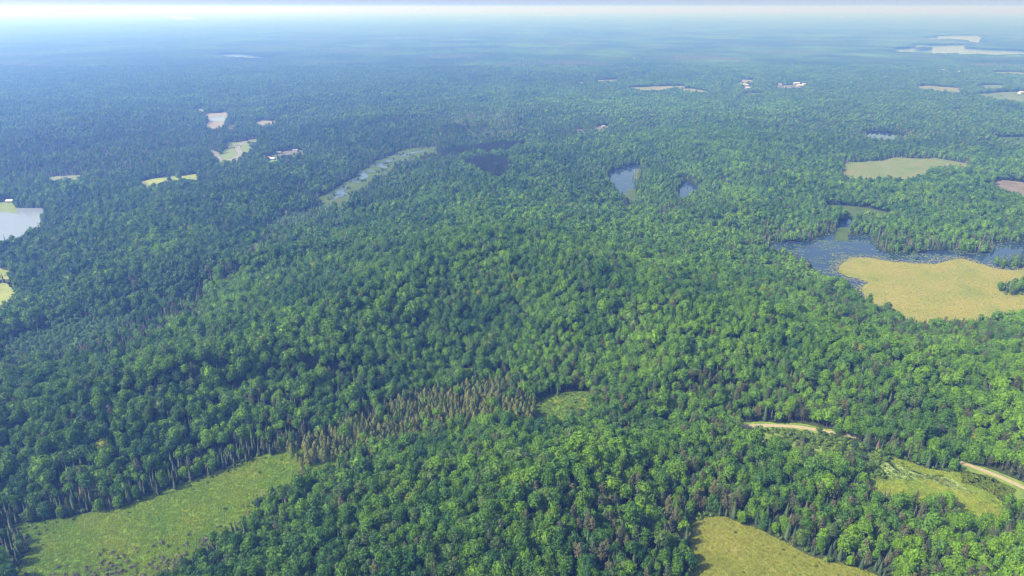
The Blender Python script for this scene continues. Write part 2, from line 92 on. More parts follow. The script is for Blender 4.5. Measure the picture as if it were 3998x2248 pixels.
ZONES = [('cedar', [(-144.2, 360.4), (-128.4, 373.1), (-112.9, 386.7), (-90.9, 402.6), (-72.7, 423.2), (-47.0, 441.7), (-9.4, 451.4), (15.2, 439.8), (13.8, 389.8), (-16.7, 385.1), (-32.9, 374.6), (-73.9, 361.7), (-104.7, 350.9), (-126.5, 343.0)]), ('edge_spruce', [(-277.5, 298.1), (-267.1, 295.0), (-239.6, 304.4), (-214.8, 310.9), (-192.3, 324.6), (-170.2, 344.3), (-144.2, 360.4), (-123.9, 374.6), (-143.1, 383.6), (-175.3, 357.6), (-196.6, 334.3), (-219.5, 320.0), (-243.5, 310.9), (-280.4, 302.3)]), ('edge_spruce', [(-280.1, 290.0), (-262.4, 288.0), (-245.8, 271.1), (-228.9, 238.2), (-243.1, 238.2)]), ('plantation', [(-83.3, 1202.7), (-44.2, 1225.1), (-8.4, 1178.9), (2.9, 1097.4), (-1.2, 1023.9), (-26.6, 1007.8), (-52.3, 1066.5), (-78.4, 1125.9)]), ('plantation', [(-189.7, 1274.7), (-150.6, 1325.6), (-76.3, 1383.2), (31.6, 1439.5), (35.2, 1325.6), (-27.7, 1250.6), (-95.1, 1274.7), (-163.5, 1225.1)]), ('spruce', [(-364.3, 423.2), (-411.9, 491.8), (-371.8, 510.6), (-352.5, 541.2), (-321.2, 569.2), (-311.8, 647.3), (-287.7, 727.7), (-258.0, 805.7), (-239.2, 913.0), (-206.7, 926.5), (-210.7, 805.7), (-239.3, 710.3), (-262.3, 654.6), (-282.0, 587.1), (-282.9, 525.6), (-297.5, 469.8), (-327.5, 453.4)]), ('alder', [(-425.0, 510.6), (-402.7, 535.9), (-369.2, 563.4), (-332.3, 563.4), (-333.6, 510.6), (-355.6, 487.3), (-396.7, 469.8)]), ('poplar', [(-351.7, 633.0), (-331.0, 693.6), (-286.9, 693.6), (-283.0, 640.1), (-301.7, 599.6), (-326.9, 581.0)]), ('dead', [(-275.5, 662.1), (-273.0, 685.4), (-254.0, 677.5), (-249.2, 654.6), (-265.0, 647.3)]), ('dead', [(-163.5, 1649.2), (-90.6, 1777.0), (0.6, 1649.2), (16.6, 1439.5), (-25.2, 1380.4), (-79.7, 1439.5), (-124.6, 1537.7)]), ('deadmix', [(-308.4, 1610.4), (-170.7, 1873.0), (36.8, 1979.4), (122.2, 1649.2), (54.0, 1439.5), (-156.8, 1409.4), (-267.0, 1439.5)]), ('deadmix', [(725.0, 1503.6), (843.6, 1573.2), (939.5, 1537.7), (1017.0, 1439.5), (1048.5, 1409.4), (990.4, 1325.6), (858.6, 1352.5), (787.3, 1409.4), (703.0, 1455.1)]), ('deadmix', [(386.5, 1162.1), (439.1, 1162.1), (461.6, 1084.5), (423.9, 1049.1), (373.5, 1066.5)]), ('deadmix', [(-938.4, 1250.6), (-857.6, 1352.5), (-681.4, 1409.4), (-667.9, 1649.2), (-524.0, 1409.4), (-609.8, 1250.6), (-658.4, 1084.5), (-775.5, 1015.8)]), ('marshmix', [(-317.0, 850.5), (-295.2, 899.9), (-256.5, 940.4), (-239.9, 887.0), (-264.2, 827.5), (-289.5, 805.7)]), ('spruce', [(-1009.1, 1352.5), (-1069.1, 1610.4), (-977.5, 1777.0), (-876.7, 1873.0), (-705.1, 1537.7), (-706.2, 1352.5), (-750.6, 1250.6), (-823.1, 1084.5)]), ('spruce', [(-381.6, 1470.9), (-195.0, 1777.0), (0.7, 1979.4), (268.0, 1823.8), (602.2, 1823.8), (790.7, 1649.2), (710.2, 1470.9), (407.6, 1573.2), (105.4, 1409.4), (-150.9, 1352.5), (-302.4, 1352.5)]), ('piney', [(263.3, 587.1), (303.0, 569.2), (351.5, 530.7), (417.4, 530.7), (432.6, 505.8), (395.3, 453.4), (332.6, 461.5), (268.1, 491.8), (239.8, 525.6)]), ('piney', [(44.3, 322.3), (113.7, 334.3), (129.1, 310.9), (102.2, 290.0), (72.6, 246.2), (36.4, 246.2), (13.1, 271.1)]), ('piney', [(139.4, 280.3), (215.1, 310.9), (271.9, 290.0), (241.5, 246.2), (163.2, 246.2)]), ('piney', [(127.8, 423.2), (166.5, 430.4), (227.8, 402.6), (215.2, 374.6), (149.9, 377.6), (116.7, 377.6)]), ('deadmix', [(181.1, 862.3), (245.4, 984.4), (264.3, 984.4), (215.8, 838.9), (176.7, 805.7)]), ('deadmix', [(299.6, 805.7), (387.4, 827.5), (441.3, 805.7), (492.7, 784.9), (594.8, 755.3), (581.8, 736.7), (423.1, 710.3), (387.1, 755.3), (276.8, 736.7)])]
BUILDINGS = [(-441.1, 1254.0, 11, 8, 3.5, 'white', 'white house with a bright roof at the edge of the looping road clearing'),
 (-452.3, 1267.8, 7, 6, 3, 'red', 'small red roofed shed left of the white house'),
 (-446.9, 1311.1, 10, 7, 3.5, 'grey', 'grey roofed house behind the white house'),
 (-421.3, 1331.3, 12, 8, 3.5, 'grey', 'grey roofed house by the gravel drive'),
 (-721.8, 955.8, 11, 8, 3.5, 'pale', 'pale roofed cottage on the lawn by the white lake'),
 (-727.0, 958.6, 7, 6, 3, 'darkroof', 'small dark roofed shed beside the lakeside cottage'),
 (830.6, 2591.3, 20, 14, 5, 'white', 'white barn at the left of the far hamlet'),
 (837.3, 2555.9, 22, 14, 5, 'white', 'white roofed barn second from left in the far hamlet'),
 (844.7, 2547.1, 14, 12, 5, 'white', 'small white house beside the second barn of the far hamlet'),
 (815.5, 2438.7, 24, 14, 5, 'pale', 'pale long barn lowest in the far hamlet'),
 (966.7, 2555.9, 20, 12, 6, 'pale', 'pale shed at the left of the far farm yards'),
 (1036.0, 2582.4, 34, 18, 8, 'white', 'largest white barn in the far farm yards'),
 (1022.9, 2512.8, 40, 18, 7, 'white', 'long white roofed barn in front of the largest white barn'),
 (1056.1, 2564.6, 22, 14, 6, 'white', 'white building right of the largest white barn'),
 (964.9, 2479.3, 26, 12, 5, 'grey', 'grey shed in front of the far farm yards'),
 (1895.6, 3130.6, 46, 22, 8, 'white', 'white house among trees below the far lakes'),
 (1898.6, 3042.5, 26, 20, 10, 'white', 'tall white house right of the white house below the far lakes'),
 (1659.9, 2295.2, 30, 16, 6, 'white', 'white barn at the right edge in the green field'),
 (28.7, 1545.5, 8, 6, 3, 'white', 'tiny white cabin beside the dead grey trees at centre'),
 (648.0, 3840.7, 30, 20, 7, 'white', 'lone tiny white house in the far forest right of centre'),
 (2870.2, 5712.7, 40, 20, 8, 'white', 'tiny white house left of the broad far lake'),
 (3055.3, 5510.9, 40, 20, 8, 'white', 'tiny white house on the shore of the broad far lake'),
 (213.7, 1623.1, 9, 7, 3, 'pale', 'pale cabin in the small sandy clearing')]
LONE_TREES = [(1501.2, 2226.1, 'lone round tree in the green field, left one of the three'), (1542.4, 2239.6, 'lone round tree in the green field, middle one of the three'), (1604.1, 2246.4, 'lone round tree in the green field, right one of the three'), (1411.8, 2438.7, 'lone dark tree at the left end of the long pale field'), (-568.3, 1389.8, 'lone tree in the clearing inside the loop of the road'), (-572.8, 1368.0, 'leafy tree at the left side of the road loop clearing'), (-555.1, 1429.5, 'dark tree beside the road where it leaves the clearing'), (-549.3, 1423.7, 'second dark tree beside the road where it leaves the clearing')]
HILLS = [(-88.7, 633.5, 420, 26), (206.3, 524.3, 260, 16), (-20.8, 298.8, 110, 5), (-269.5, 389.8, 150, 16), (283.1, 475.3, 220, 12), (-564.3, 822.8, 300, 18), (-365.6, 1065.0, 300, 18), (69.3, 556.4, 260, 14), (193.9, 822.8, 300, 14), (588.7, 1197.0, 350, 16), (16.0, 350.4, 100, 10)]


# ------------------------------------------------------------------ helpers
def tag(o, label=None, cat=None, group=None, kind=None):
    if label: o['label'] = label
    if cat: o['category'] = cat
    if group: o['group'] = group
    if kind: o['kind'] = kind
    return o

def mesh_obj(name, verts, faces, mats, parent=None, midx=None, smooth=False):
    me = bpy.data.meshes.new(name)
    me.from_pydata([tuple(v) for v in verts], [], [tuple(f) for f in faces])
    for m in (mats if isinstance(mats, (list, tuple)) else [mats]):
        me.materials.append(m)
    if midx is not None:
        me.polygons.foreach_set('material_index', np.asarray(midx, dtype=np.int32))
    if smooth:
        me.polygons.foreach_set('use_smooth', [True] * len(me.polygons))
    me.update()
    o = bpy.data.objects.new(name, me)
    COL.objects.link(o)
    if parent: o.parent = parent
    return o

_perm = np.random.default_rng(3).permutation(512)
_perm = np.concatenate([_perm, _perm])
_gr = np.random.default_rng(4).uniform(0, 2 * math.pi, 1024)
def perlin(x, y):
    x = np.asarray(x, float); y = np.asarray(y, float)
    xi = np.floor(x).astype(int); yi = np.floor(y).astype(int)
    xf = x - xi; yf = y - yi
    u = xf * xf * xf * (xf * (xf * 6 - 15) + 10); v = yf * yf * yf * (yf * (yf * 6 - 15) + 10)
    def g(ix, iy, dx, dy):
        a = _gr[_perm[(_perm[ix & 511] + iy) & 511]]
        return np.cos(a) * dx + np.sin(a) * dy
    n00 = g(xi, yi, xf, yf); n10 = g(xi + 1, yi, xf - 1, yf)
    n01 = g(xi, yi + 1, xf, yf - 1); n11 = g(xi + 1, yi + 1, xf - 1, yf - 1)
    return ((n00 * (1 - u) + n10 * u) * (1 - v) + (n01 * (1 - u) + n11 * u) * v) * 1.4
def fbm(x, y, o=3):
    s = 0; a = 1; t = 0
    for k in range(o):
        s = s + a * perlin(x * 2 ** k + 17.3 * k, y * 2 ** k - 9.1 * k); t += a; a *= .5
    return s / t

def roughen(poly, rel=0.03, seed=0):
    """Natural shoreline: extra points between the traced ones, pushed about at random."""
    r = random.Random(seed * 77 + len(poly))
    pts = [Vector((a, b)) for a, b in poly]
    for it in range(3):
        out = []
        for i, p in enumerate(pts):
            q = pts[(i + 1) % len(pts)]
            d = q - p
            out.append(p)
            dist = ((p + q) / 2).length
            if d.length > max(4.0, 0.006 * dist):
                n = Vector((-d.y, d.x))
                out.append((p + q) / 2 + n * r.uniform(-1, 1) * 0.09)
        pts = out
    return np.array([(p.x, p.y) for p in pts])

def in_poly(poly, x, y):
    px, py = poly[:, 0], poly[:, 1]
    c = np.zeros(x.shape, bool)
    j = len(px) - 1
    bb = (x > px.min()) & (x < px.max()) & (y > py.min()) & (y < py.max())
    idx = np.nonzero(bb)
    if len(idx[0]) == 0: return c
    xx = x[idx]; yy = y[idx]; cc = np.zeros(xx.shape, bool)
    for i in range(len(px)):
        if py[i] != py[j]:
            cc ^= ((py[i] > yy) != (py[j] > yy)) & (xx < (px[j] - px[i]) * (yy - py[i]) / (py[j] - py[i]) + px[i])
        j = i
    c[idx] = cc
    return c

def poly_dist(poly, x, y, reach=1e9):
    """Distance to the outline (0 inside); points farther than reach get reach."""
    d = np.full(x.shape, reach)
    px, py = poly[:, 0], poly[:, 1]
    bb = (x > px.min() - reach) & (x < px.max() + reach) & (y > py.min() - reach) & (y < py.max() + reach)
    idx = np.nonzero(bb)
    if len(idx[0]) == 0: return d
    X = x[idx]; Y = y[idx]; D = np.full(X.shape, reach)
    n = len(px)
    for i in range(n):
        ax, ay = px[i], py[i]; bx, by = px[(i + 1) % n], py[(i + 1) % n]
        L = (bx - ax) ** 2 + (by - ay) ** 2 + 1e-9
        t = np.clip(((X - ax) * (bx - ax) + (Y - ay) * (by - ay)) / L, 0, 1)
        D = np.minimum(D, np.hypot(X - ax - t * (bx - ax), Y - ay - t * (by - ay)))
    D[in_poly(poly, X, Y)] = 0
    d[idx] = D
    return d

def spline(pts, step):
    """Catmull-Rom through the points."""
    P = [Vector(p) for p in pts]
    P = [P[0] * 2 - P[1]] + P + [P[-1] * 2 - P[-2]]
    out = []
    for i in range(1, len(P) - 2):
        a, b, c, d = P[i - 1:i + 3]
        n = max(2, int((c - b).length / step))
        for k in range(n):
            t = k / n
            out.append(0.5 * ((2 * b) + (c - a) * t + (2 * a - 5 * b + 4 * c - d) * t * t + (3 * b - a - 3 * c + d) * t ** 3))
    out.append(P[-2])
    return out

# ------------------------------------------------------------------ materials
def new_mat(name):
    m = bpy.data.materials.new(name)
    m.use_nodes = True
    nt = m.node_tree
    b = nt.nodes['Principled BSDF']
    b.inputs['Specular IOR Level'].default_value = 0.2
    b.inputs['Roughness'].default_value = 0.8
    return m, nt, b

def N(nt, t, **kw):
    n = nt.nodes.new(t)
    for k, v in kw.items():
        if k in n.inputs.keys(): n.inputs[k].default_value = v
        else: setattr(n, k, v)
    return n

def coords(nt):
    return N(nt, 'ShaderNodeNewGeometry').outputs['Position']

def noise(nt, scale, detail=3, rough=.55, vec=None):
    n = N(nt, 'ShaderNodeTexNoise', Scale=scale, Detail=detail, Roughness=rough)
    nt.links.new(vec if vec else coords(nt), n.inputs['Vector'])
    return n.outputs['Fac']

def ramp(nt, fac, stops, interp='LINEAR'):
    r = N(nt, 'ShaderNodeValToRGB')
    e = r.color_ramp.elements
    r.color_ramp.interpolation = interp
    while len(e) < len(stops): e.new(.5)
    for k, (p, c) in enumerate(stops):
        e[k].position = p
        e[k].color = (*c, 1) if len(c) == 3 else c
    nt.links.new(fac, r.inputs[0])
    return r.outputs[0]

def mixc(nt, fac, a, b, mode='MIX'):
    m = N(nt, 'ShaderNodeMix', data_type='RGBA', blend_type=mode)
    for s, v in ((m.inputs[0], fac), (m.inputs[6], a), (m.inputs[7], b)):
        if hasattr(v, 'links'): nt.links.new(v, s)
        else: s.default_value = v if isinstance(v, float) else (*v, 1)
    return m.outputs[2]

def bump(nt, b, h, dist, strength=1.0):
    n = N(nt, 'ShaderNodeBump', Strength=strength, Distance=dist)
    nt.links.new(h, n.inputs['Height'])
    nt.links.new(n.outputs[0], b.inputs['Normal'])

def foliage_mat(name, trans=.25, wear=.5):
    """Leaf colour is a property of each tree (attribute tint); noise gives leaf-scale variation."""
    m, nt, b = new_mat(name)
    at = N(nt, 'ShaderNodeAttribute', attribute_name='tint', attribute_type='INSTANCER')
    f = noise(nt, .9, 2, .6)
    v = ramp(nt, f, [(.3, (.72, .72, .75)), (.7, (1.25, 1.25, 1.15))])
    c = mixc(nt, wear, at.outputs['Color'], v, 'MULTIPLY')
    c = mixc(nt, 1.0, at.outputs['Color'], v, 'MULTIPLY')
    nt.links.new(c, b.inputs['Base Color'])
    b.inputs['Roughness'].default_value = .65
    b.inputs['Specular IOR Level'].default_value = .25
    if trans:
        tr = N(nt, 'ShaderNodeBsdfTranslucent')
        nt.links.new(c, tr.inputs[0])
        mx = N(nt, 'ShaderNodeMixShader')
        mx.inputs[0].default_value = trans
        out = nt.nodes['Material Output']
        nt.links.new(b.outputs[0], mx.inputs[1]); nt.links.new(tr.outputs[0], mx.inputs[2])
        nt.links.new(mx.outputs[0], out.inputs[0])
    return m

MAT = {}
MAT['leaves'] = foliage_mat('leaves', .33)
MAT['needles'] = foliage_mat('needles', .12)
def bark(name, c1, c2):
    m, nt, b = new_mat(name)
    nt.links.new(ramp(nt, noise(nt, 2.5, 3), [(.35, c1), (.65, c2)]), b.inputs['Base Color'])
    return m
MAT['bark'] = bark('bark', (.05, .043, .035), (.12, .105, .085))
MAT['grey_bark'] = bark('grey_bark', (.22, .195, .185), (.34, .31, .29))

def ground_mat(name, stops, scale, fine=(.75, 1.25), fscale=1.2, bscale=1.0, bdist=.4, rough=.9, extra=None):
    m, nt, b = new_mat(name)
    c = ramp(nt, noise(nt, scale, 5, .6), stops)
    f = noise(nt, fscale, 4, .7)
    c = mixc(nt, 1.0, c, ramp(nt, f, [(.25, (fine[0],) * 3), (.75, (fine[1],) * 3)]), 'MULTIPLY')
    if extra:
        for (sc, lo, hi, col) in extra:
            k = ramp(nt, noise(nt, sc, 4, .6), [(lo, (0, 0, 0)), (hi, (1, 1, 1))])
            c = mixc(nt, k, c, col)
    g_ = {'meadow': 1.45, 'wetgreen': 1.25, 'verge': 1.2, 'meadow2': .42, 'marsh2': .8, 'hay': 1.0, 'deadbog': .55, 'field': .55, 'field2': .6, 'gravel': .42, 'sand': .55, 'sedge': .86, 'lawn': .85, 'marsh': .9, 'dirt': .95}.get(name, .86)
    c = mixc(nt, 1.0, c, (g_, g_, g_ * .97), 'MULTIPLY')
    nt.links.new(c, b.inputs['Base Color'])
    b.inputs['Roughness'].default_value = rough
    if bdist:
        bump(nt, b, noise(nt, bscale, 4, .7), bdist)
    return m

MAT['forest_floor'] = ground_mat('forest_floor', [(.35, (.028, .042, .016)), (.65, (.055, .08, .028))], .05)
MAT['meadow'] = ground_mat('meadow', [(.32, (.06, .125, .013)), (.48, (.09, .155, .016)), (.62, (.13, .16, .024)), (.75, (.075, .125, .018))], .06,
    (.75, 1.15), .9, .9, .8, extra=[(.045, .60, .76, (.13, .15, .04)), (.11, .60, .75, (.06, .11, .025))])
MAT['sedge'] = ground_mat('sedge', [(.3, (.13, .15, .022)), (.48, (.20, .215, .035)), (.65, (.25, .24, .055)), (.8, (.17, .18, .03))], .05,
    (.7, 1.2), 1.0, .8, .6, extra=[(.12, .66, .74, (.13, .15, .03)), (.3, .70, .78, (.32, .26, .11))])
MAT['marsh'] = ground_mat('marsh', [(.3, (.15, .185, .035)), (.45, (.22, .225, .05)), (.6, (.27, .235, .07)), (.75, (.18, .21, .04))], .028,
    (.75, 1.2), .7, .5, .7, extra=[(.09, .68, .78, (.17, .2, .06))])
MAT['marsh2'] = ground_mat('marsh2', [(.3, (.12, .18, .04)), (.5, (.17, .21, .06)), (.7, (.24, .2, .1))], .03, (.7, 1.2), .6, .5, .8)
MAT['deadbog'] = ground_mat('deadbog', [(.3, (.2, .19, .1)), (.5, (.32, .26, .2)), (.7, (.4, .34, .27))], .06, (.6, 1.2), .4, .5, 1.5)
MAT['meadow2'] = ground_mat('meadow2', [(.3, (.10, .18, .03)), (.5, (.135, .215, .04)), (.7, (.19, .235, .055))], .04, (.75, 1.2), .6, .5, .6)
MAT['wetgreen'] = ground_mat('wetgreen', [(.3, (.09, .15, .02)), (.45, (.14, .20, .022)), (.6, (.19, .215, .03)), (.75, (.15, .145, .035))], .07,
    (.6, 1.25), .9, .9, .9, extra=[(.2, .62, .72, (.09, .16, .03))])
MAT['duckweed'] = ground_mat('duckweed', [(.35, (.21, .30, .09)), (.6, (.25, .33, .11))], .1, (.9, 1.1), .8, .5, .02, .6,
    extra=[(.25, .66, .72, (.12, .17, .05))])
MAT['lawn'] = ground_mat('lawn', [(.3, (.13, .19, .045)), (.7, (.20, .235, .08))], .05, (.85, 1.15), .5, .5, .2)
MAT['verge'] = ground_mat('verge', [(.3, (.09, .15, .03)), (.55, (.15, .21, .04)), (.75, (.22, .24, .06))], .15, (.6, 1.25), 1.0, .9, .8)
MAT['field'] = ground_mat('field', [(.3, (.22, .25, .08)), (.5, (.30, .30, .12)), (.7, (.36, .33, .16))], .02, (.85, 1.1), .2, .3, .3)
MAT['hay'] = ground_mat('hay', [(.3, (.15, .2, .05)), (.5, (.21, .24, .06)), (.7, (.26, .27, .085))], .03, (.85, 1.1), .2, .3, .3)
MAT['field2'] = ground_mat('field2', [(.3, (.15, .22, .07)), (.7, (.24, .29, .11))], .012, (.85, 1.1), .2, .3, .3)
MAT['sand'] = ground_mat('sand', [(.3, (.30, .25, .19)), (.5, (.40, .35, .28)), (.7, (.48, .43, .36))], .09, (.8, 1.1), .4, .3, 1.0)
MAT['gravel'] = ground_mat('gravel', [(.3, (.2, .2, .15)), (.6, (.36, .33, .27))], .08, (.8, 1.1), .4, .3, .3)
MAT['dirt'] = ground_mat('dirt', [(.3, (.27, .22, .14)), (.7, (.39, .33, .22))], .4, (.85, 1.1), 2.0, 1.5, .05)
MAT['asphalt'] = ground_mat('asphalt', [(.3, (.16, .16, .16)), (.7, (.24, .24, .23))], .3, (.9, 1.1), 2.0, 1.5, .02)
MAT['white_line'] = ground_mat('white_line', [(.3, (.6, .6, .56)), (.7, (.75, .75, .7))], 1, (.95, 1.05), 2.0, 1, 0)
MAT['paint_yellow'] = ground_mat('paint_yellow', [(.3, (.5, .38, .08)), (.7, (.6, .45, .1))], 1, (.95, 1.05), 2.0, 1, 0)

def water_mat(name, deep, rough, bscale, bdist):
    m, nt, b = new_mat(name)
    b.inputs['Base Color'].default_value = (*deep, 1)
    b.inputs['Roughness'].default_value = rough
    b.inputs['IOR'].default_value = 1.33
    b.inputs['Specular IOR Level'].default_value = .5
    bump(nt, b, noise(nt, bscale, 3, .6), bdist)
    return m
MAT['water'] = water_mat('water', (.015, .03, .06), .05, .5, .015)
MAT['glarewater'] = water_mat('glarewater', (.17, .19, .23), .2, .3, .08)  # sky glare off the water is put into this pale base colour
MAT['darkwater'] = water_mat('darkwater', (.008, .012, .02), .04, .4, .01)
MAT['lakewater'] = water_mat('lakewater', (.06, .09, .14), .15, .3, .08)

# ------------------------------------------------------------------ outlines made natural
sheet_polys = []
for k, (nm, mt, poly, dz, label) in enumerate(SHEETS):
    sheet_polys.append(roughen(poly, seed=k))
island_polys = [roughen(p, seed=90 + k) for k, p in enumerate(ISLANDS)]
shrub_polys = [roughen(p, seed=80 + k) for k, p in enumerate(SHRUBLAND)]
zone_polys = [(z, roughen(p, seed=100 + k)) for k, (z, p) in enumerate(ZONES)]
road_lines = [spline([Vector(p) for p in pts], 6.0) for _, _, pts, _, _ in ROADS]
road_arr = [np.array([(p.x, p.y) for p in l]) for l in road_lines]

# ------------------------------------------------------------------ terrain
def raw_hills(x, y):
    d = np.hypot(x, y)
    far = np.clip(1.0 - (d - 1500) / 8000.0, .5, 1.0)
    ca, sa = math.cos(math.radians(55)), math.sin(math.radians(55))
    xr = x * ca + y * sa; yr = -x * sa + y * ca
    h = 54 * np.maximum(fbm(xr / 760, yr / 300, 3) + .05, 0) + 26 * np.maximum(fbm(x / 1500 + 5, y / 1500, 2) + .1, 0) + 3.0 * fbm(x / 110, y / 110, 2)
    h = np.maximum(h, 0) * far
    for (hx, hy, r, a) in HILLS:
        q = ((x - hx) ** 2 + (y - hy) ** 2) / (r * r)
        h = h + a * np.exp(-q * 2.0)
    return h

def flat_mask(x, y):
    """1 on open hills, 0 on and around every clearing, lake and road."""
    m = np.ones(x.shape)
    d = np.hypot(x, y)
    reach = 70 + 0.05 * d
    margin = 6 + 0.035 * np.maximum(d - 400, 0)
    for k, p in enumerate(sheet_polys):
        c = p.mean(0); R = np.hypot(*c)
        rr = 90 + 0.09 * R
        D = poly_dist(p, x, y, rr * 1.3)
        t = np.clip((D - margin) / (reach), 0, 1)
        m = np.minimum(m, t * t * (3 - 2 * t))
    for l in road_arr:
        for i in range(0, len(l) - 1, 3):
            D = np.hypot(x - l[i, 0], y - l[i, 1])
            t = np.clip((D - 8 - margin * .4) / 60, 0, 1)
            m = np.minimum(m, t * t * (3 - 2 * t))
    for z, p in zone_polys:
        if z in ('cedar', 'alder', 'marshmix'):
            D = poly_dist(p, x, y, 120)
            t = np.clip(.02 + D / 110, 0, 1)
            m = np.minimum(m, t)
    return m

# terrain heights on a polar grid, shared by the ground mesh and the trees
RAD = [60.0]
while RAD[-1] < 60000: RAD.append(RAD[-1] * 1.018 + .5)
RAD = np.array(RAD)
ANG = np.concatenate([np.arange(-52, 52.01, .5), np.arange(58, 307, 6.0)])
ANG = np.radians(np.sort(np.unique(ANG)))
GX = RAD[:, None] * np.sin(ANG)[None, :]
GY = RAD[:, None] * np.cos(ANG)[None, :]
def keep_low(x, y, h):
    """Valley floors stay low in front of clearings and lakes, as in a glacial lowland."""
    d = np.hypot(x, y)
    for p in sheet_polys + [q for z, q in zone_polys if z in ('cedar', 'alder', 'marshmix')]:
        R_ = np.hypot(p[:, 0], p[:, 1]).max()
        if R_ > 30000: continue
        reach = min(.30 * np.hypot(*p.mean(0)) + 60, 900)
        D = poly_dist(p, x, y, reach)
        cap = 1e9 * (D >= reach) + np.maximum(D - 4, 0) * .40 * CAM_H / np.maximum(d, 200)
        cap = np.where(d < R_, cap, 1e9)
        h = np.minimum(h, cap)
    return h
GZ = raw_hills(GX, GY) * flat_mask(GX, GY)
GZ = keep_low(GX, GY, GZ)
def ground_z(x, y):
    """Height of the ground mesh by interpolation on its own grid."""
    r = np.hypot(x, y); a = np.arctan2(x, y)
    a = np.where(a < ANG[0], a + 2 * math.pi, a)
    i = np.clip(np.searchsorted(RAD, r) - 1, 0, len(RAD) - 2)
    j = np.clip(np.searchsorted(ANG, a) - 1, 0, len(ANG) - 2)
    u = np.clip((r - RAD[i]) / (RAD[i + 1] - RAD[i]), 0, 1); v = np.clip((a - ANG[j]) / (ANG[j + 1] - ANG[j]), 0, 1)
    return (GZ[i, j] * (1 - u) + GZ[i + 1, j] * u) * (1 - v) + (GZ[i, j + 1] * (1 - u) + GZ[i + 1, j + 1] * u) * v

nr, na = GX.shape
V = np.stack([GX.ravel(), GY.ravel(), GZ.ravel()], 1)
V = np.vstack([V, [[0, 0, 0]]])
F = []
for i in range(nr - 1):
    b0 = i * na; b1 = (i + 1) * na
    for j in range(na):
        k = (j + 1) % na
        F.append((b0 + j, b0 + k, b1 + k, b1 + j))
c = nr * na
for j in range(na): F.append((c, (j + 1) % na, j))
g = mesh_obj('ground', V, F, MAT['forest_floor'], smooth=True)
tag(g, 'rolling forest ground under the trees out to the horizon', 'ground', kind='structure')

# ------------------------------------------------------------------ clearings, water, fields
groups = {}
catname = {'pond': 'pond', 'lake': 'lake', 'field': 'field', 'meadow': 'meadow'}
for k, (nm, mt, poly, dz, label) in enumerate(SHEETS):
    p = sheet_polys[k]
    area = sum(p[i][0] * p[(i + 1) % len(p)][1] - p[(i + 1) % len(p)][0] * p[i][1] for i in range(len(p)))
    if area < 0: p = p[::-1]
    bm = bmesh.new()
    f = bm.faces.new([bm.verts.new((a, b, dz)) for a, b in p])
    bmesh.ops.triangulate(bm, faces=[f])
    me = bpy.data.meshes.new(nm); bm.to_mesh(me); bm.free()
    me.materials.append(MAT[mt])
    o = bpy.data.objects.new(nm, me); COL.objects.link(o)
    tag(o, label, nm.replace('_', ' '), kind='structure')

def ribbon(name, line, width, z, mat, off=0.0, vary=0.0, taper=False):
    vs, fs = [], []
    n = len(line)
    for i, p in enumerate(line):
        d = (line[min(i + 1, n - 1)] - line[max(i - 1, 0)]); d.normalize()
        nn = Vector((-d.y, d.x))
        w = width * (1 + vary * math.sin(i * 1.7) * math.cos(i * .6))
        if taper: w *= min(1, .25 + 4 * min(i, n - 1 - i) / n)
        q = p + nn * off
        a = q + nn * w / 2; b = q - nn * w / 2
        vs += [(a.x, a.y, z), (b.x, b.y, z)]
        if i: fs.append((2 * i - 2, 2 * i - 1, 2 * i + 1, 2 * i))
    return mesh_obj(name, vs, fs, mat)

for (nm, mt, pts, w, label), line in zip(ROADS, road_lines):
    if nm == 'dirt_road':
        sh = ribbon('road_shoulder', line, w * 2 + 2.2, .13, MAT['verge'], vary=.12)
        tag(sh, 'ragged grassy shoulder strip along the dirt road', 'road shoulder', kind='structure')
        o = ribbon(nm, line, w * 2, .17, MAT['dirt'], vary=.05)
    else:
        sh = ribbon('gravel_shoulder', line, w * 2 + 4, .14, MAT['gravel'])
        tag(sh, 'pale gravel shoulders of the ' + ('looping paved road' if 'loop' in label else 'short grey road above the white lake'), 'road shoulder', kind='structure')
        o = ribbon(nm, line, w * 2, .19, MAT['asphalt'])
        c_ = ribbon('centre_line', line, .3, .215, MAT['paint_yellow']); c_.parent = o
        for s in (-1, 1):
            e_ = ribbon('edge_line', line, .25, .215, MAT['white_line'], off=s * (w - .5)); e_.parent = o
    tag(o, label, nm.replace('_', ' '), kind='structure')
RLAB = ['upper reach', 'second reach from the top', 'bending third reach', 'lowest reach']
for k, pts in enumerate(RIVERS):
    o = ribbon('river', spline(pts, 8.0), 11, .2, MAT['lakewater'], vary=.25, taper=True)
    tag(o, 'silver river through the pale green valley meadow, ' + RLAB[k], 'river', kind='structure')
for k, pts in enumerate(CHANNELS):
    o_p = roughen(pts, seed=60 + k)
    o = mesh_obj('dark_channel', [(a, b, .2) for a, b in o_p], [tuple(range(len(o_p)))], MAT['darkwater'])
    tag(o, 'thin dark water gap in the duckweed, ' + ('left one', 'middle one', 'right one')[k], 'water', kind='structure')

# ------------------------------------------------------------------ tree shapes
def quads_at(C_, Nn, size, r, flat=0.5):
    """Leaf-clump quads centred on C_, facing roughly Nn."""
    n = len(C_)
    Nn = Nn + r.normal(0, flat, (n, 3)); Nn /= np.linalg.norm(Nn, axis=1)[:, None]
    ref = r.normal(0, 1, (n, 3))
    T = np.cross(Nn, ref); T /= np.linalg.norm(T, axis=1)[:, None]
    B = np.cross(Nn, T)
    s = size * r.uniform(.65, 1.3, (n, 1))
    a = r.uniform(.6, 1.1, (n, 4))
    v = np.stack([C_ + T * s * a[:, :1], C_ + B * s * a[:, 1:2], C_ - T * s * a[:, 2:3], C_ - B * s * a[:, 3:]], 1) .reshape(-1, 3)
    f = np.arange(4 * n).reshape(-1, 4)
    return v, f.tolist()

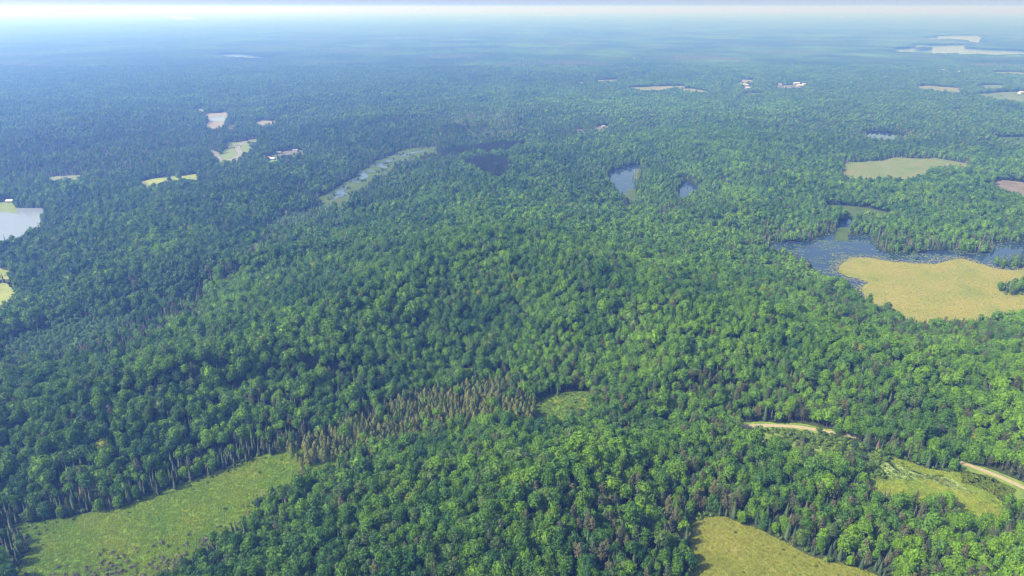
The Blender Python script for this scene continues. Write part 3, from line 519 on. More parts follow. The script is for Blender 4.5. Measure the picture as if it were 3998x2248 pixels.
def sph(r, n, up=-1.0):
    z = r.uniform(up, 1, n); t = r.uniform(0, 2 * math.pi, n); q = np.sqrt(1 - z * z)
    return np.stack([q * np.cos(t), q * np.sin(t), z], 1)

def ico(center, rad, sub=1, jit=.12, r=None):
    bm = bmesh.new(); bmesh.ops.create_icosphere(bm, subdivisions=sub, radius=1)
    v = np.array([p.co[:] for p in bm.verts]); f = [[q.index for q in p.verts] for p in bm.faces]; bm.free()
    if r is not None: v = v * (1 + r.uniform(-jit, jit, (len(v), 1)))
    return v * np.array(rad) + np.array(center), f

def tube(p0, p1, r0, r1, sides=5):
    p0 = Vector(p0); p1 = Vector(p1); d = (p1 - p0).normalized()
    a = d.orthogonal().normalized(); b = d.cross(a)
    vs = []
    for p, rr in ((p0, r0), (p1, r1)):
        for k in range(sides):
            t = 2 * math.pi * k / sides
            vs.append(tuple(p + a * math.cos(t) * rr + b * math.sin(t) * rr))
    fs = [(k, (k + 1) % sides, sides + (k + 1) % sides, sides + k) for k in range(sides)]
    fs.append(tuple(range(sides, 2 * sides)))
    return np.array(vs), fs

class Shape:
    def __init__(s): s.v = []; s.f = []; s.n = 0
    def add(s, v, f):
        s.v.append(np.asarray(v)); s.f += [tuple(i + s.n for i in q) for q in f]; s.n += len(v); return s
    def arr(s): return np.vstack(s.v), s.f

def broadleaf(seed, lod, tall=1.0, wide=1.0, bushy=False, lobes_=1.0):
    r = np.random.default_rng(seed)
    cr = Shape()
    H = 15.5 * tall
    rz = 3.7 if not bushy else H * .5 - 1.0
    cz = H - rz - .9; rx = 2.65 * wide
    nl = int((20, 12, 0)[lod] * lobes_ * (1.5 if bushy else 1))
    if lod < 2:
        per, size = ((44, .46), (17, .80))[lod]
        lobes = [np.array([0, 0, cz + rz * .85])]
        for k in range(nl - 1):
            z = 1 - 1.75 * (k + .5) / (nl - 1); q = math.sqrt(max(0, 1 - z * z)); t = k * 2.39996 + r.uniform(-.3, .3)
            m = r.uniform(.82, 1.15)
            lobes.append(np.array([rx * q * math.cos(t) * m, rx * q * math.sin(t) * m, cz + rz * z * r.uniform(.85, 1.1)]))
        R = r.uniform(1.05, 1.75, nl) * wide * (1.25 - .25 * lobes_)
        ex = np.array([r.uniform(.8, 1.25), 1.0, 1.0])
        lobes = [L_ * ex for L_ in lobes]
        for L_, rr in zip(lobes, R):
            d = sph(r, per, -.7)
            P_ = L_ + d * rr * r.uniform(.82, 1.08, (per, 1)) * np.array([1, 1, .85])
            keep = np.ones(per, bool)
            for L2, r2 in zip(lobes, R):
                if L2 is not L_: keep &= np.linalg.norm((P_ - L2) / np.array([1, 1, .85]), axis=1) > r2 * .8
            if keep.sum() > 2: cr.add(*quads_at(P_[keep], d[keep], size, r, .45))
        cr.add(*ico((0, 0, cz), (rx * .95, rx * .95, rz * .95), 1, .1, r))
    else:
        d = sph(r, 26, -.5)
        P_ = np.array([0, 0, cz]) + d * np.array([rx * 1.35, rx * 1.35, rz * 1.15]) * r.uniform(.75, 1.1, (26, 1))
        cr.add(*quads_at(P_, d, 1.45, r, .5))
        cr.add(*ico((0, 0, cz), (rx * 1.1, rx * 1.1, rz), 1, .15, r))
    tr = Shape()
    tr.add(*tube((0, 0, -.6), (r.uniform(-.3, .3), r.uniform(-.3, .3), cz), .24, .1, 5 if lod < 2 else 3))
    if lod == 0:
        for k in range(4):
            t = r.uniform(0, 6.28); tr.add(*tube((0, 0, cz * r.uniform(.45, .7)), (1.7 * math.cos(t), 1.7 * math.sin(t), cz + r.uniform(0, 1.2)), .1, .04, 4))
    return cr.arr(), tr.arr()

def spruce(seed, lod, tall=1.0, wide=1.0, droop=.35):
    r = np.random.default_rng(seed)
    cr = Shape(); H = 15 * tall
    nlay, nf = ((17, 9), (10, 7), (5, 5))[lod]
    for k in range(nlay):
        t = (k + .3) / nlay
        z = 1.6 + (H - 1.8) * t
        R = (1.95 * (1 - t) ** .8 + .22) * wide * r.uniform(.85, 1.12)
        for j in range(nf if t < .75 else max(4, nf - 3)):
            a = 2 * math.pi * (j + r.uniform(-.3, .3)) / nf + k * .9
            q = R * r.uniform(.75, 1.15)
            w = q * (.42, .55, .8)[lod]
            dz = -droop * q
            c_, s_ = math.cos(a), math.sin(a)
            th = (H / nlay) * 1.1
            vs = [(0, 0, z + th * .55), (q * .6 * c_ - w * s_, q * .6 * s_ + w * c_, z + dz * .5 - th * .1), (q * c_, q * s_, z + dz), (q * .6 * c_ + w * s_, q * .6 * s_ - w * c_, z + dz * .5 - th * .1)]
            cr.add(vs, [(0, 1, 2, 3)])
    cr.add(*tube((0, 0, H * .9), (0, 0, H + .7), .12, .02, 3))
    # dense inner cone of twigs
    cr.add(*tube((0, 0, 2.2), (0, 0, H * .97), .55 * wide, .05, 6))
    tr = Shape(); tr.add(*tube((0, 0, -.5), (0, 0, H * .9), .2, .05, 4))
    return cr.arr(), tr.arr()

def cedar(seed, lod, tall=.8, wide=.75):
    r = np.random.default_rng(seed)
    cr = Shape(); H = 11.2 * tall
    n = (400, 150, 44)[lod]; size = (.38, .55, .95)[lod]
    z = r.uniform(0, 1, n) ** .8
    prof = np.where(z < .25, .9 + .4 * z, 1.0 * (1 - (z - .25) / .75) ** .6)
    t = r.uniform(0, 2 * math.pi, n)
    R = 1.75 * wide * prof * r.uniform(.7, 1.1, n)
    P_ = np.stack([R * np.cos(t), R * np.sin(t), .6 + (H - .6) * z], 1)
    d = np.stack([np.cos(t), np.sin(t), np.full(n, .5)], 1)
    cr.add(*quads_at(P_, d, size, r, .4))
    cr.add(*tube((0, 0, 1.0), (0, 0, H * .9), .5 * wide, .05, 6))
    tr = Shape(); tr.add(*tube((0, 0, -.5), (0, 0, H * .85), .16, .05, 4))
    return cr.arr(), tr.arr()

def pine(seed, lod, tall=1.0, wide=1.0):
    r = np.random.default_rng(seed)
    cr = Shape(); tr = Shape(); H = 18 * tall
    tr.add(*tube((0, 0, -.5), (0, 0, H), .26, .06, 5 if lod < 2 else 3))
    nb = (24, 14, 7)[lod]; per, size = ((18, .42), (9, .75), (6, 1.2))[lod]
    for k in range(nb):
        u = (k + .5) / nb
        z = H * (.42 + .57 * u)
        R = (3.1 * (1 - u) ** .7 + .5) * wide * r.uniform(.6, 1.15)
        a = k * 2.39996 + r.uniform(-.5, .5)
        q = R * .65
        c_ = np.array([q * math.cos(a), q * math.sin(a), z + .12 * q])
        d = sph(r, per)
        P_ = c_ + d * np.array([R * .5, R * .5, .45])
        cr.add(*quads_at(P_, np.tile([0, 0, 1.0], (per, 1)) + .3 * d, size, r, .35))
        if lod == 0: tr.add(*tube((0, 0, z - .3), tuple(c_), .07, .03, 3))
    return cr.arr(), tr.arr()

def dead(seed, lod, tall=1.0):
    r = np.random.default_rng(seed)
    tr = Shape(); br = Shape(); H = 12 * tall
    lx, ly = r.uniform(-.5, .5, 2)
    tr.add(*tube((0, 0, -.5), (lx, ly, H), .2, .04, 5))
    for k in range((46, 26, 18)[lod]):
        u = r.uniform(.25, .98); a = r.uniform(0, 6.28); L_ = (1.9 * (1 - u) + .5) * r.uniform(.6, 1.2)
        z = H * u
        br.add(*tube((lx * u, ly * u, z), (lx * u + L_ * math.cos(a), ly * u + L_ * math.sin(a), z + L_ * r.uniform(-.2, .5)), (.05, .08, .11)[lod], .02, 3))
    return br.arr(), tr.arr()

def shrub(seed, lod):
    r = np.random.default_rng(seed)
    cr = Shape()
    n = (90, 40, 14)[lod]; size = (.36, .5, .85)[lod]
    for k in range(4):
        c_ = np.array([r.uniform(-.9, .9), r.uniform(-.9, .9), r.uniform(.7, 1.5)])
        d = sph(r, n // 4, -.3)
        cr.add(*quads_at(c_ + d * np.array([.95, .95, .8]), d, size, r, .5))
    cr.add(*ico((0, 0, 1.0), (1.0, 1.0, .9), 1, .2, r))
    tr = Shape(); tr.add(*tube((0, 0, -.2), (0, 0, 1.2), .08, .04, 3))
    return cr.arr(), tr.arr()

KINDS = {
 'broadleaf': dict(fn=lambda s, l: broadleaf(s, l, (1, .9, 1.04, .82, 1.12, .94, 1.0, .86, .78, .9, .7, 1.0)[s], (1.1, 1.3, 1.0, .85, 1.15, 1.4, .8, 1.05, 1.0, 1.15, .9, .95)[s], s >= 8, (1, 1.15, .8, 1, 1.25, 1.2, .75, .65, 1, 1.1, .8, 1)[s]), nv=12, leaf='leaves', bark='bark'),
 'spruce': dict(fn=lambda s, l: spruce(s, l, (1, .85, 1.1, .75)[s % 4], (1, .9, .85, .8)[s % 4]), nv=4, leaf='needles', bark='bark'),
 'cedar': dict(fn=lambda s, l: cedar(s, l, (.9, .75, 1.0)[s % 3], (1.6, 1.35, 1.5)[s % 3]), nv=3, leaf='needles', bark='bark'),
 'pine': dict(fn=lambda s, l: pine(s, l, (1, .9, 1.08)[s % 3], (1, 1.1, .9)[s % 3]), nv=3, leaf='needles', bark='bark'),
 'dead': dict(fn=lambda s, l: dead(s, l, (1, .75, 1.15)[s % 3]), nv=3, leaf='grey_bark', bark='grey_bark'),
 'shrub': dict(fn=lambda s, l: shrub(s, l), nv=3, leaf='leaves', bark='bark'),
}
PROTO = {}     # kind -> [lod][variant] -> (crown mesh, trunk mesh)
def raw_mesh(name, vf, mat):
    me = bpy.data.meshes.new(name)
    me.from_pydata([tuple(p) for p in vf[0]], [], vf[1]); me.materials.append(MAT[mat]); me.update()
    return me
JOINED = {}
for kd, K_ in KINDS.items():
    PROTO[kd] = []; JOINED[kd] = []
    for lod in range(3):
        row = []
        for v in range(K_['nv']):
            cr, tr = K_['fn'](v + (0 if kd != 'shrub' else 40), lod)
            if lod == 0:
                PROTO[kd].append((raw_mesh('crown', cr, K_['leaf']), raw_mesh('trunk', tr, K_['bark'])))
            me = bpy.data.meshes.new(kd + '_tree_shape')
            n0 = len(cr[0])
            me.from_pydata([tuple(p) for p in np.vstack([cr[0], tr[0]])], [], list(cr[1]) + [tuple(i + n0 for i in f) for f in tr[1]])
            me.materials.append(MAT[K_['leaf']]); me.materials.append(MAT[K_['bark']])
            me.polygons.foreach_set('material_index', np.array([0] * len(cr[1]) + [1] * len(tr[1]), dtype=np.int32))
            me.update()
            row.append(bpy.data.objects.new(kd + '_tree_shape', me))
        JOINED[kd].append(row)

# ------------------------------------------------------------------ where the trees stand
cp, sp = math.cos(PITCH), math.sin(PITCH)
def frame_depth(x, y, z):
    return y * cp + (CAM_H - z) * sp
def near_view(x, y, margin=60, rel=1.10):
    zc = frame_depth(x, y, 12)
    return (np.abs(x) < .76 * zc * rel + margin)

FAR1 = 3300.0
S0 = 3.5
ys = np.arange(150, FAR1, S0 * .866)
P = []
for i, yy in enumerate(ys):
    half = .76 * (yy * cp + 250 * sp) * 1.10 + 60
    xs = np.arange(-half, half, S0) + (S0 / 2 if i % 2 else 0)
    P.append(np.stack([xs, np.full(xs.shape, yy)], 1))
P = np.vstack(P)
P += rng.uniform(-.36, .36, P.shape) * S0
X, Y_ = P[:, 0], P[:, 1]
D = np.hypot(X, Y_)

open_mask = np.zeros(len(X), bool)
for p in sheet_polys: open_mask |= in_poly(p, X, Y_)
for p in island_polys: open_mask &= ~in_poly(p, X, Y_)
for l, (nm, mt, pts, w, label) in zip(road_arr, ROADS):
    bb = np.nonzero((X > l[:, 0].min() - 12) & (X < l[:, 0].max() + 12) & (Y_ > l[:, 1].min() - 12) & (Y_ < l[:, 1].max() + 12))[0]
    dd = np.full(len(bb), 1e9)
    for i in range(len(l)): dd = np.minimum(dd, np.hypot(X[bb] - l[i, 0], Y_[bb] - l[i, 1]))
    open_mask[bb[dd < w + .9]] = True
for bx, by, bw, bd, bh, bk, bl_ in BUILDINGS:
    open_mask |= (np.abs(X - bx) < bw * .5 + 4) & (Y_ < by + bd) & (Y_ > by - max(14, .012 * by * 2))

zone_id = np.zeros(len(X), int)
ZN = ['none', 'cedar', 'edge_spruce', 'plantation', 'spruce', 'alder', 'poplar', 'dead', 'deadmix', 'marshmix', 'piney', 'shrubland']
for z, p in zone_polys:
    # ragged zone borders
    jx = X + 14 * perlin(X / 30, Y_ / 30); jy = Y_ + 14 * perlin(X / 30 + 9, Y_ / 30)
    zone_id[in_poly(p, jx, jy)] = ZN.index(z)

# distance to the nearest wet opening: spruces and snags fringe them
wet = np.full(len(X), 60.0)
for (nm, mt, poly, dz, label), p in zip(SHEETS, sheet_polys):
    if nm in ('meadow', 'pond', 'inlet_meadow', 'bog', 'lake', 'wet_meadow', 'sedge_meadow', 'river_meadow') and np.hypot(*p.mean(0)) < 3000:
        wet = np.minimum(wet, poly_dist(p, X, Y_, 60.0))

keepers = ~open_mask
n1 = fbm(X / 190, Y_ / 190, 3); n2 = fbm(X / 70 + 40, Y_ / 70, 2); n3 = fbm(X / 420 + 80, Y_ / 420 + 11, 2); n4 = fbm(X / 35 + 140, Y_ / 35, 2)
GZp = ground_z(X, Y_)
U_ = rng.uniform(0, 1, len(X))
names = ['broadleaf', 'spruce', 'cedar', 'pine', 'dead', 'shrub']
W = np.zeros((len(X), 6))
rightside = np.clip((X + 50) / 200, 0, 1) * np.clip((900 - Y_) / 300, 0, 1)
con = np.clip((n1 - .12) * 4, 0, 1) * .5 + np.clip((n3 - .15) * 4, 0, 1) * .45 + .04 + .14 * rightside
W[:, 0] = 1; W[:, 1] = con + .07 + .28 * np.clip(-X / (.6 * Y_ + 50), 0, 1); W[:, 3] = .035 + .10 * rightside + .10 * np.clip(n2 * 2, 0, 1); W[:, 4] = .012
low = np.clip(1 - GZp / 7.0, 0, 1) * np.clip((Y_ - 500) / 300, 0, 1)
n5 = fbm(X / 900 + 50, Y_ / 620 + 21, 3); leftish = np.clip(-X / (.6 * Y_ + 50) + .25, 0, 1) * np.clip((Y_ - 420) / 300, 0, 1)
stand = np.clip((n5 + .10 + .22 * leftish) * 5, 0, 1) * np.clip((Y_ - 600) / 500, 0, 1)
greystand = np.clip((fbm(X / 500 + 90, Y_ / 260 + 3, 3) - .16) * 6, 0, 1) * np.clip((Y_ - 900) / 300, 0, 1)
W[:, 1] += 1.5 * stand + .9 * low * np.clip(.5 + 2 * n2, 0, 1); W[:, 4] += .45 * greystand; W[:, 2] += .3 * greystand; W[:, 2] += .18 * low; W[:, 4] += .05 * low * np.clip(n1 * 3, 0, 1.5)
high = np.clip((GZp - 8) / 8, 0, 1)
W[:, 1] *= 1 - .7 * high; W[:, 3] *= 1 - .6 * high
zz = lambda *a: np.isin(zone_id, [ZN.index(q) for q in a])
def setw(m, *w):
    W[m] = w
setw(zz('cedar'), .12, .10, 1.1, .02, .03, .12)
setw(zz('edge_spruce'), .45, .75, .45, .03, .06, .3)
setw(zz('plantation'), .02, .05, .0, 1.0, .02, 0)
setw(zz('spruce'), .34, .95, .22, .06, .09, .05)
setw(zz('alder'), .6, .05, .02, .0, .02, .4)
setw(zz('poplar'), .9, .15, .1, 0, 0, .3)
setw(zz('dead'), .08, .1, .1, 0, .9, .1)
setw(zz('deadmix'), .3, .4, .25, .03, .40, .1)
setw(zz('marshmix'), .15, .2, .1, 0, .1, .8)
setw(zz('piney'), .75, .3, .03, .30, .05, 0)
setw(zz('shrubland'), .06, .02, .03, .01, .03, .9)
fr = np.clip(1 - wet / 16, 0, 1)
W[:, 1] += fr * .6; W[:, 4] += fr * .13; W[:, 2] += fr * .4; W[:, 5] += np.clip(1 - wet / 6, 0, 1) * 1.3
W /= W.sum(1)[:, None]
kind_i = (U_[:, None] > np.cumsum(W, 1)).sum(1).clip(0, 5)

def lerp(a, b, t): return np.array(a)[None, :] * (1 - t[:, None]) + np.array(b)[None, :] * t[:, None]
r1 = rng.uniform(0, 1, len(X)); r2 = rng.normal(0, 1, len(X)); r3 = rng.uniform(0, 1, len(X))
tint = np.zeros((len(X), 3))
# broadleaf: dark maple green .. fresh lime, with some grey green and blue green crowns
warm = np.clip(X / (.6 * Y_ + 50), -1, 1)
t = np.clip(.52 + .13 * warm + .25 * n3 + .55 * n2 + .35 * n4 + .17 * r2 + .18 * rightside, 0, 1)
bl = lerp((.030, .102, .020), (.160, .300, .015), t ** 1.15)
bl = bl * (1 - .16 * stand[:, None])
cool = (r1 < .22) ; bl[cool] = bl[cool] * [.8, .85, 1.0] + [0, .003, .012]
grey = (r1 > .90) ; bl[grey] = bl[grey] * .55 + np.array([.075, .095, .055]) * .6
yel = (r3 > .997) & (Y_ < 900); bl[yel] = (.20, .24, .02)
tint = bl
m = kind_i == 1; tint[m] = lerp((.026, .056, .028), (.066, .105, .042), r3)[m]
br = m & (r1 > .93); tint[br] = lerp((.11, .085, .055), (.16, .12, .085), r3)[br]
m = kind_i == 2; tint[m] = lerp((.090, .135, .034), (.165, .170, .055), np.clip(r3 * .8 + .4 * n4, 0, 1))[m]
gc = m & (r1 > .72); tint[gc] = lerp((.035, .06, .028), (.06, .09, .035), r3)[gc]
notced = m & ~zz('cedar', 'deadmix'); tint[notced] = tint[notced] * .5 + np.array([.035, .06, .03]) * .5
m = kind_i == 3; tint[m] = lerp((.055, .085, .040), (.125, .115, .055), r3 * .9)[m]
m = (kind_i == 3) & zz('plantation'); tint[m] = lerp((.022, .042, .028), (.045, .06, .042), r3)[m]
m = kind_i == 4; tint[m] = (.3, .26, .25)
m = kind_i == 5; tint[m] = lerp((.08, .15, .03), (.15, .23, .045), r3)[m]
m = zz('alder', 'marshmix') & np.isin(kind_i, (0, 5)); tint[m] = lerp((.08, .17, .05), (.14, .26, .08), r3)[m]
m = zz('poplar') & (kind_i == 0); tint[m] = lerp((.05, .12, .035), (.08, .17, .04), r3)[m]

scale = .635 * np.clip(rng.normal(1.0, .15, len(X)), .62, 1.5)
scale *= np.where(zz('alder', 'marshmix') & (kind_i == 0), .55, 1)
scale *= np.where((kind_i == 5) & ~zz('shrubland'), 1.5, 1.0)
scale *= np.where((kind_i == 1), rng.uniform(.65, 1.12, len(X)), 1)
scale *= np.where((kind_i == 0), 1.04 + .12 * n2, 1)
scale *= np.where(zz('plantation'), .8, 1)
scale = np.where((kind_i == 0) & (rng.uniform(0, 1, len(X)) < .10), scale * 1.28, scale)
zstretch = rng.uniform(.92, 1.12, len(X))
# gaps
gap = (rng.uniform(0, 1, len(X)) < .045) | (zz('shrubland') & (rng.uniform(0, 1, len(X)) < .25)) | (zz('alder') & (rng.uniform(0, 1, len(X)) < .12))
keepers &= ~gap

# extra thin-crowned conifers fill swamps more densely
rot = rng.uniform(0, 2 * math.pi, len(X))
var = rng.integers(0, 1000, len(X))
var = (var // 12) * 12 + rng.integers(0, 8, len(X))
edge_tree = (wet < 11) | (rng.uniform(0, 1, len(X)) < .10)
var = np.where(edge_tree & (kind_i == 0), (var // 12) * 12 + 8 + rng.integers(0, 4, len(X)), var)
var = np.where(kind_i == 0, var, rng.integers(0, 1000, len(X)))

# scattered brush and hummock shrubs inside the open meadows
def scatter(poly, spacing, keep_fn, kidx, tn_lo, tn_hi, smin, smax):
    p = poly
    x0, y0 = p.min(0); x1, y1 = p.max(0)
    x0 = max(x0, -900); x1 = min(x1, 900); y0 = max(y0, 120)
    xs, yy = np.meshgrid(np.arange(x0, x1, spacing), np.arange(y0, y1, spacing))
    xs = xs.ravel() + rng.uniform(-.5, .5, xs.size) * spacing; yy = yy.ravel() + rng.uniform(-.5, .5, yy.size) * spacing
    k = in_poly(p, xs, yy) & near_view(xs, yy); xs = xs[k]; yy = yy[k]
    k = rng.uniform(0, 1, len(xs)) < keep_fn(xs, yy); xs = xs[k]; yy = yy[k]
    n = len(xs)
    return dict(x=xs, y=yy, z=np.maximum(ground_z(xs, yy), .1), k=np.full(n, kidx), t=lerp(tn_lo, tn_hi, rng.uniform(0, 1, n)), s=rng.uniform(smin, smax, n))
SP = {}
for (nm, mt, poly, dz, label), p in zip(SHEETS, sheet_polys): SP.setdefault(nm, p)
mead = SP['meadow']
SC_poly = [p for (nm, mt, poly, dz, label), p in zip(SHEETS, sheet_polys) if 'brown cedar swamp' in label][0]
def edge(p, x, y, w):
    # closeness to the outline from inside
    n = len(p); D_ = np.full(x.shape, 1e9)
    for i in range(n):
        ax, ay = p[i]; bx, by = p[(i + 1) % n]
        L = (bx - ax) ** 2 + (by - ay) ** 2 + 1e-9
        t_ = np.clip(((x - ax) * (bx - ax) + (y - ay) * (by - ay)) / L, 0, 1)
        D_ = np.minimum(D_, np.hypot(x - ax - t_ * (bx - ax), y - ay - t_ * (by - ay)))
    return np.clip(1 - D_ / w, 0, 1)
extra = [
 scatter(mead, 2.6, lambda x, y: .4 * edge(mead, x, y, 12) * np.clip(.6 + 1.6 * fbm(x / 25, y / 25), 0, 1) + .015 + .12 * np.clip(fbm(x / 18, y / 18) - .25, 0, 1) * 2, 5, (.05, .10, .02), (.12, .19, .03), .3, .75),
 scatter(mead, 2.4, lambda x, y: np.where(y < 268 + .42 * (x + 190), .5, .04) * edge(mead, x, y, 26) * np.clip(.5 + 2 * fbm(x / 22 + 7, y / 22), 0, 1), 4, (.3, .26, .24), (.3, .26, .24), .18, .42),
 scatter(mead, 1.7, lambda x, y: np.clip(1 - (y - 262 - .42 * (x + 190)) / 22, 0, 1) * .85 * np.clip(.55 + 1.6 * fbm(x / 14 + 2, y / 14), 0, 1), 5, (.13, .13, .08), (.21, .19, .13), .3, .75),
 scatter(SP['sedge_meadow'], 4.0, lambda x, y: .06 + .35 * edge(SP['sedge_meadow'], x, y, 7), 5, (.07, .13, .02), (.14, .19, .03), .22, .55),
 scatter(SP['wet_meadow'], 3.2, lambda x, y: (.5 * edge(SP['wet_meadow'], x, y, 9) + .10 * (fbm(x / 12, y / 12) > .15)) * ~in_poly(SP['duckweed_pool'], x, y), 5, (.08, .14, .03), (.15, .21, .04), .25, .65),
 scatter(sheet_polys[3], 3.0, lambda x, y: .5 * edge(sheet_polys[3], x, y, 6), 5, (.08, .14, .03), (.14, .2, .04), .3, .7),
 scatter(SP['brushland'], 2.5, lambda x, y: .75 + 0 * x, 5, (.08, .15, .03), (.15, .23, .045), .55, 1.35),
 scatter(SP['brushland'], 9, lambda x, y: .5 + 0 * x, 0, (.04, .09, .03), (.09, .16, .03), .35, .6),
 scatter(sheet_polys[3], 2.6, lambda x, y: .06 + .4 * (fbm(x / 10, y / 10) > .2), 5, (.07, .13, .03), (.13, .19, .04), .3, .7),
 scatter(SC_poly, 2.6, lambda x, y: .12 + .4 * (fbm(x / 10, y / 10) > .15), 5, (.06, .12, .03), (.13, .19, .04), .3, .9),
 scatter(zone_polys[0][1], 2.7, lambda x, y: .62 + 0 * x, 2, (.090, .140, .030), (.170, .180, .050), .6, 1.05),
 *[scatter(p_, 2.7, lambda x, y: .85 + 0 * x, 5, (.08, .17, .05), (.14, .26, .08), .9, 1.9) for z_, p_ in zone_polys if z_ in ('alder', 'marshmix')],
 *[scatter(p_, 9, lambda x, y: .5 + 0 * x, 1, (.03, .06, .03), (.06, .09, .04), .5, .8) for z_, p_ in zone_polys if z_ == 'marshmix'],
 *[scatter(p_, 5.5 if z_ == 'dead' else 13, lambda x, y: .75 * ~(in_poly(SP['pond'], x, y) | in_poly(sheet_polys[11], x, y) | in_poly(sheet_polys[12], x, y)), 4, (.3, .26, .24), (.3, .26, .24), .8, 1.3) for z_, p_ in zone_polys if z_ in ('dead', 'deadmix')],
 scatter(SP['river_meadow'], 5, lambda x, y: .5 * (fbm(x / 30, y / 30) > .22), 5, (.06, .11, .03), (.12, .17, .05), .8, 1.8),
 scatter(zone_polys[0][1], 7, lambda x, y: .22 + 0 * x, 4, (.3, .26, .24), (.3, .26, .24), .5, .8),
 scatter(zone_polys[1][1], 3.2, lambda x, y: .5 + 0 * x, 1, (.022, .045, .024), (.05, .075, .032), .5, .85),
 scatter(SP['bog'], 5.0, lambda x, y: .45 * edge(SP['bog'], x, y, 14) + .03, 4, (.3, .26, .24), (.3, .26, .24), .5, .95),
 scatter(sheet_polys[17], 4.0, lambda x, y: .5 + 0 * x, 4, (.3, .26, .24), (.3, .26, .24), .4, .8),
 scatter(SP['river_meadow'], 6.0, lambda x, y: .10 * edge(SP['river_meadow'], x, y, 12), 5, (.08, .12, .04), (.14, .18, .07), .6, 1.2),
]
k = keepers
AX = np.concatenate([X[k]] + [e['x'] for e in extra]); AY = np.concatenate([Y_[k]] + [e['y'] for e in extra])
AZ = np.concatenate([GZp[k]] + [e['z'] for e in extra]) - .05
AK = np.concatenate([kind_i[k]] + [e['k'] for e in extra])
AT = np.vstack([tint[k]] + [e['t'] for e in extra])
AS = np.concatenate([scale[k]] + [e['s'] for e in extra])
ne = len(AX) - k.sum()
AZS = np.concatenate([zstretch[k], rng.uniform(.8, 1.1, ne)])
AR = np.concatenate([rot[k], rng.uniform(0, 6.28, ne)])
AV = np.concatenate([var[k], rng.integers(0, 1000, ne)])
AZone = np.concatenate([zone_id[k], np.zeros(ne, int)])
AD = np.sqrt(AX ** 2 + AY ** 2 + CAM_H ** 2)
print('trees', len(AX), [int((AK == i).sum()) for i in range(6)])

# ------------------------------------------------------------------ the nearest trees, each an object of its own
LM = [('the long green meadow', *SP['meadow'].mean(0)), ('the ochre sedge meadow', *SP['sedge_meadow'].mean(0)), ('the wet green meadow', *SP['wet_meadow'].mean(0))]
def where(x, y, z, zone):
    zc = frame_depth(x, y, z)
    u = .5 + x / zc / 1.5; v = .5 + ((CAM_H - z) * cp - y * sp) / zc / .8436
    if in_poly(SP['brushland'], np.array([x]), np.array([y]))[0]: return ('left' if u < .83 else 'middle' if u < .87 else 'right') + (' front' if v < .87 and y < 430 else ' back') + ' of brushy hollow by road'
    if in_poly(SP['meadow'], np.array([x]), np.array([y]))[0]: return ('on the left end of' if u < .12 else 'in the middle of' if u < .22 else 'at the right end of') + ' the long meadow'
    if in_poly(SP['sedge_meadow'], np.array([x]), np.array([y]))[0]: return 'standing out in the ochre sedge meadow'
    if in_poly(SP['wet_meadow'], np.array([x]), np.array([y]))[0]: return 'standing out in the wet green meadow'
    if any(in_poly(p_, np.array([x]), np.array([y]))[0] for z_, p_ in zone_polys if z_ == 'alder'): return 'in grey green scrub swamp at left, ' + ('near' if y < 500 else 'middle' if y < 530 else 'far') + (' left' if u < .04 else ' centre' if u < .09 else ' right') + ' part'
    zp_ = zone_polys[0][1]
    if in_poly(zp_, np.array([x]), np.array([y]))[0]:
        c_ = int(5 * (x - zp_[:, 0].min()) / np.ptp(zp_[:, 0])); f_ = 'front' if y < 375 + .35 * (x + 120) else 'back'
        return ('at left end', 'left of middle', 'in the middle', 'right of middle', 'at right end')[min(c_, 4)] + f' of cedar swamp, {f_} half'
    for nm_ in ('meadow', 'sedge_meadow', 'wet_meadow'):
        if poly_dist(SP[nm_], np.array([x]), np.array([y]), 9)[0] < 8:
            side = 'on far edge of ' if y > SP[nm_][:, 1].mean() else 'on near edge of '
            q_ = SP[nm_]; w_ = (x - q_[:, 0].min()) / np.ptp(q_[:, 0])
            return side + {'meadow': 'long', 'sedge_meadow': 'ochre', 'wet_meadow': 'wet'}[nm_] + ' meadow, ' + ('left part' if w_ < .33 else 'middle part' if w_ < .66 else 'right part')
    row = 'bottom row of ' if v > .96 else 'second row of ' if v > .92 else 'third row of ' if v > .88 else 'fourth row of ' if v > .84 else 'upper '
    colm = ['woods left of long meadow', 'woods right of long meadow', 'woods left of middle', 'woods right of middle',
            'woods left of ochre meadow', 'woods right of ochre meadow', 'bottom right corner woods'][0 if u < .1 else 1 if u < .33 else 2 if u < .47 else 3 if u < .58 else 4 if u < .72 else 5 if u < .87 else 6]
    return 'in ' + row + colm
def tone(c, kd, s):
    lum = .2 * c[0] + .7 * c[1] + .1 * c[2]
    if kd == 'dead': return 'pale grey' if s > .7 else 'thin grey'
    if kd == 'broadleaf':
        if c[0] > .17: return 'yellow'
        if c[2] > .03 and c[0] < .05: return 'blue green'
        if c[2] > .038: return 'grey green'
        return 'dark green' if lum < .068 else 'mid green' if lum < .095 else 'fresh green' if lum < .125 else 'lime green'
    if c[0] > c[1] * 1.0: return 'reddish brown'
    if c[0] > c[1] * .85: return 'olive brown'
    return 'dark green' if lum < .055 else 'mid green' if lum < .075 else 'light green'
WORD = {'broadleaf': ('broadleaf tree', 'broadleaf_tree', 'broadleaf trees nearest the camera'), 'spruce': ('pointed spruce', 'spruce_tree', 'spruces nearest the camera'),
        'cedar': ('cedar', 'cedar_tree', 'cedars nearest the camera'), 'pine': ('shaggy pine', 'pine_tree', 'pines nearest the camera'),
        'dead': ('dead tree', 'dead_tree', 'dead trees nearest the camera'), 'shrub': ('shrub', 'shrub', 'shrubs nearest the camera')}
LIMIT = {'broadleaf': 300, 'spruce': 300, 'cedar': 300, 'pine': 300, 'dead': 300, 'shrub': 300}
single = np.zeros(len(AX), bool)
zc_ = frame_depth(AX, AY, AZ + 10)
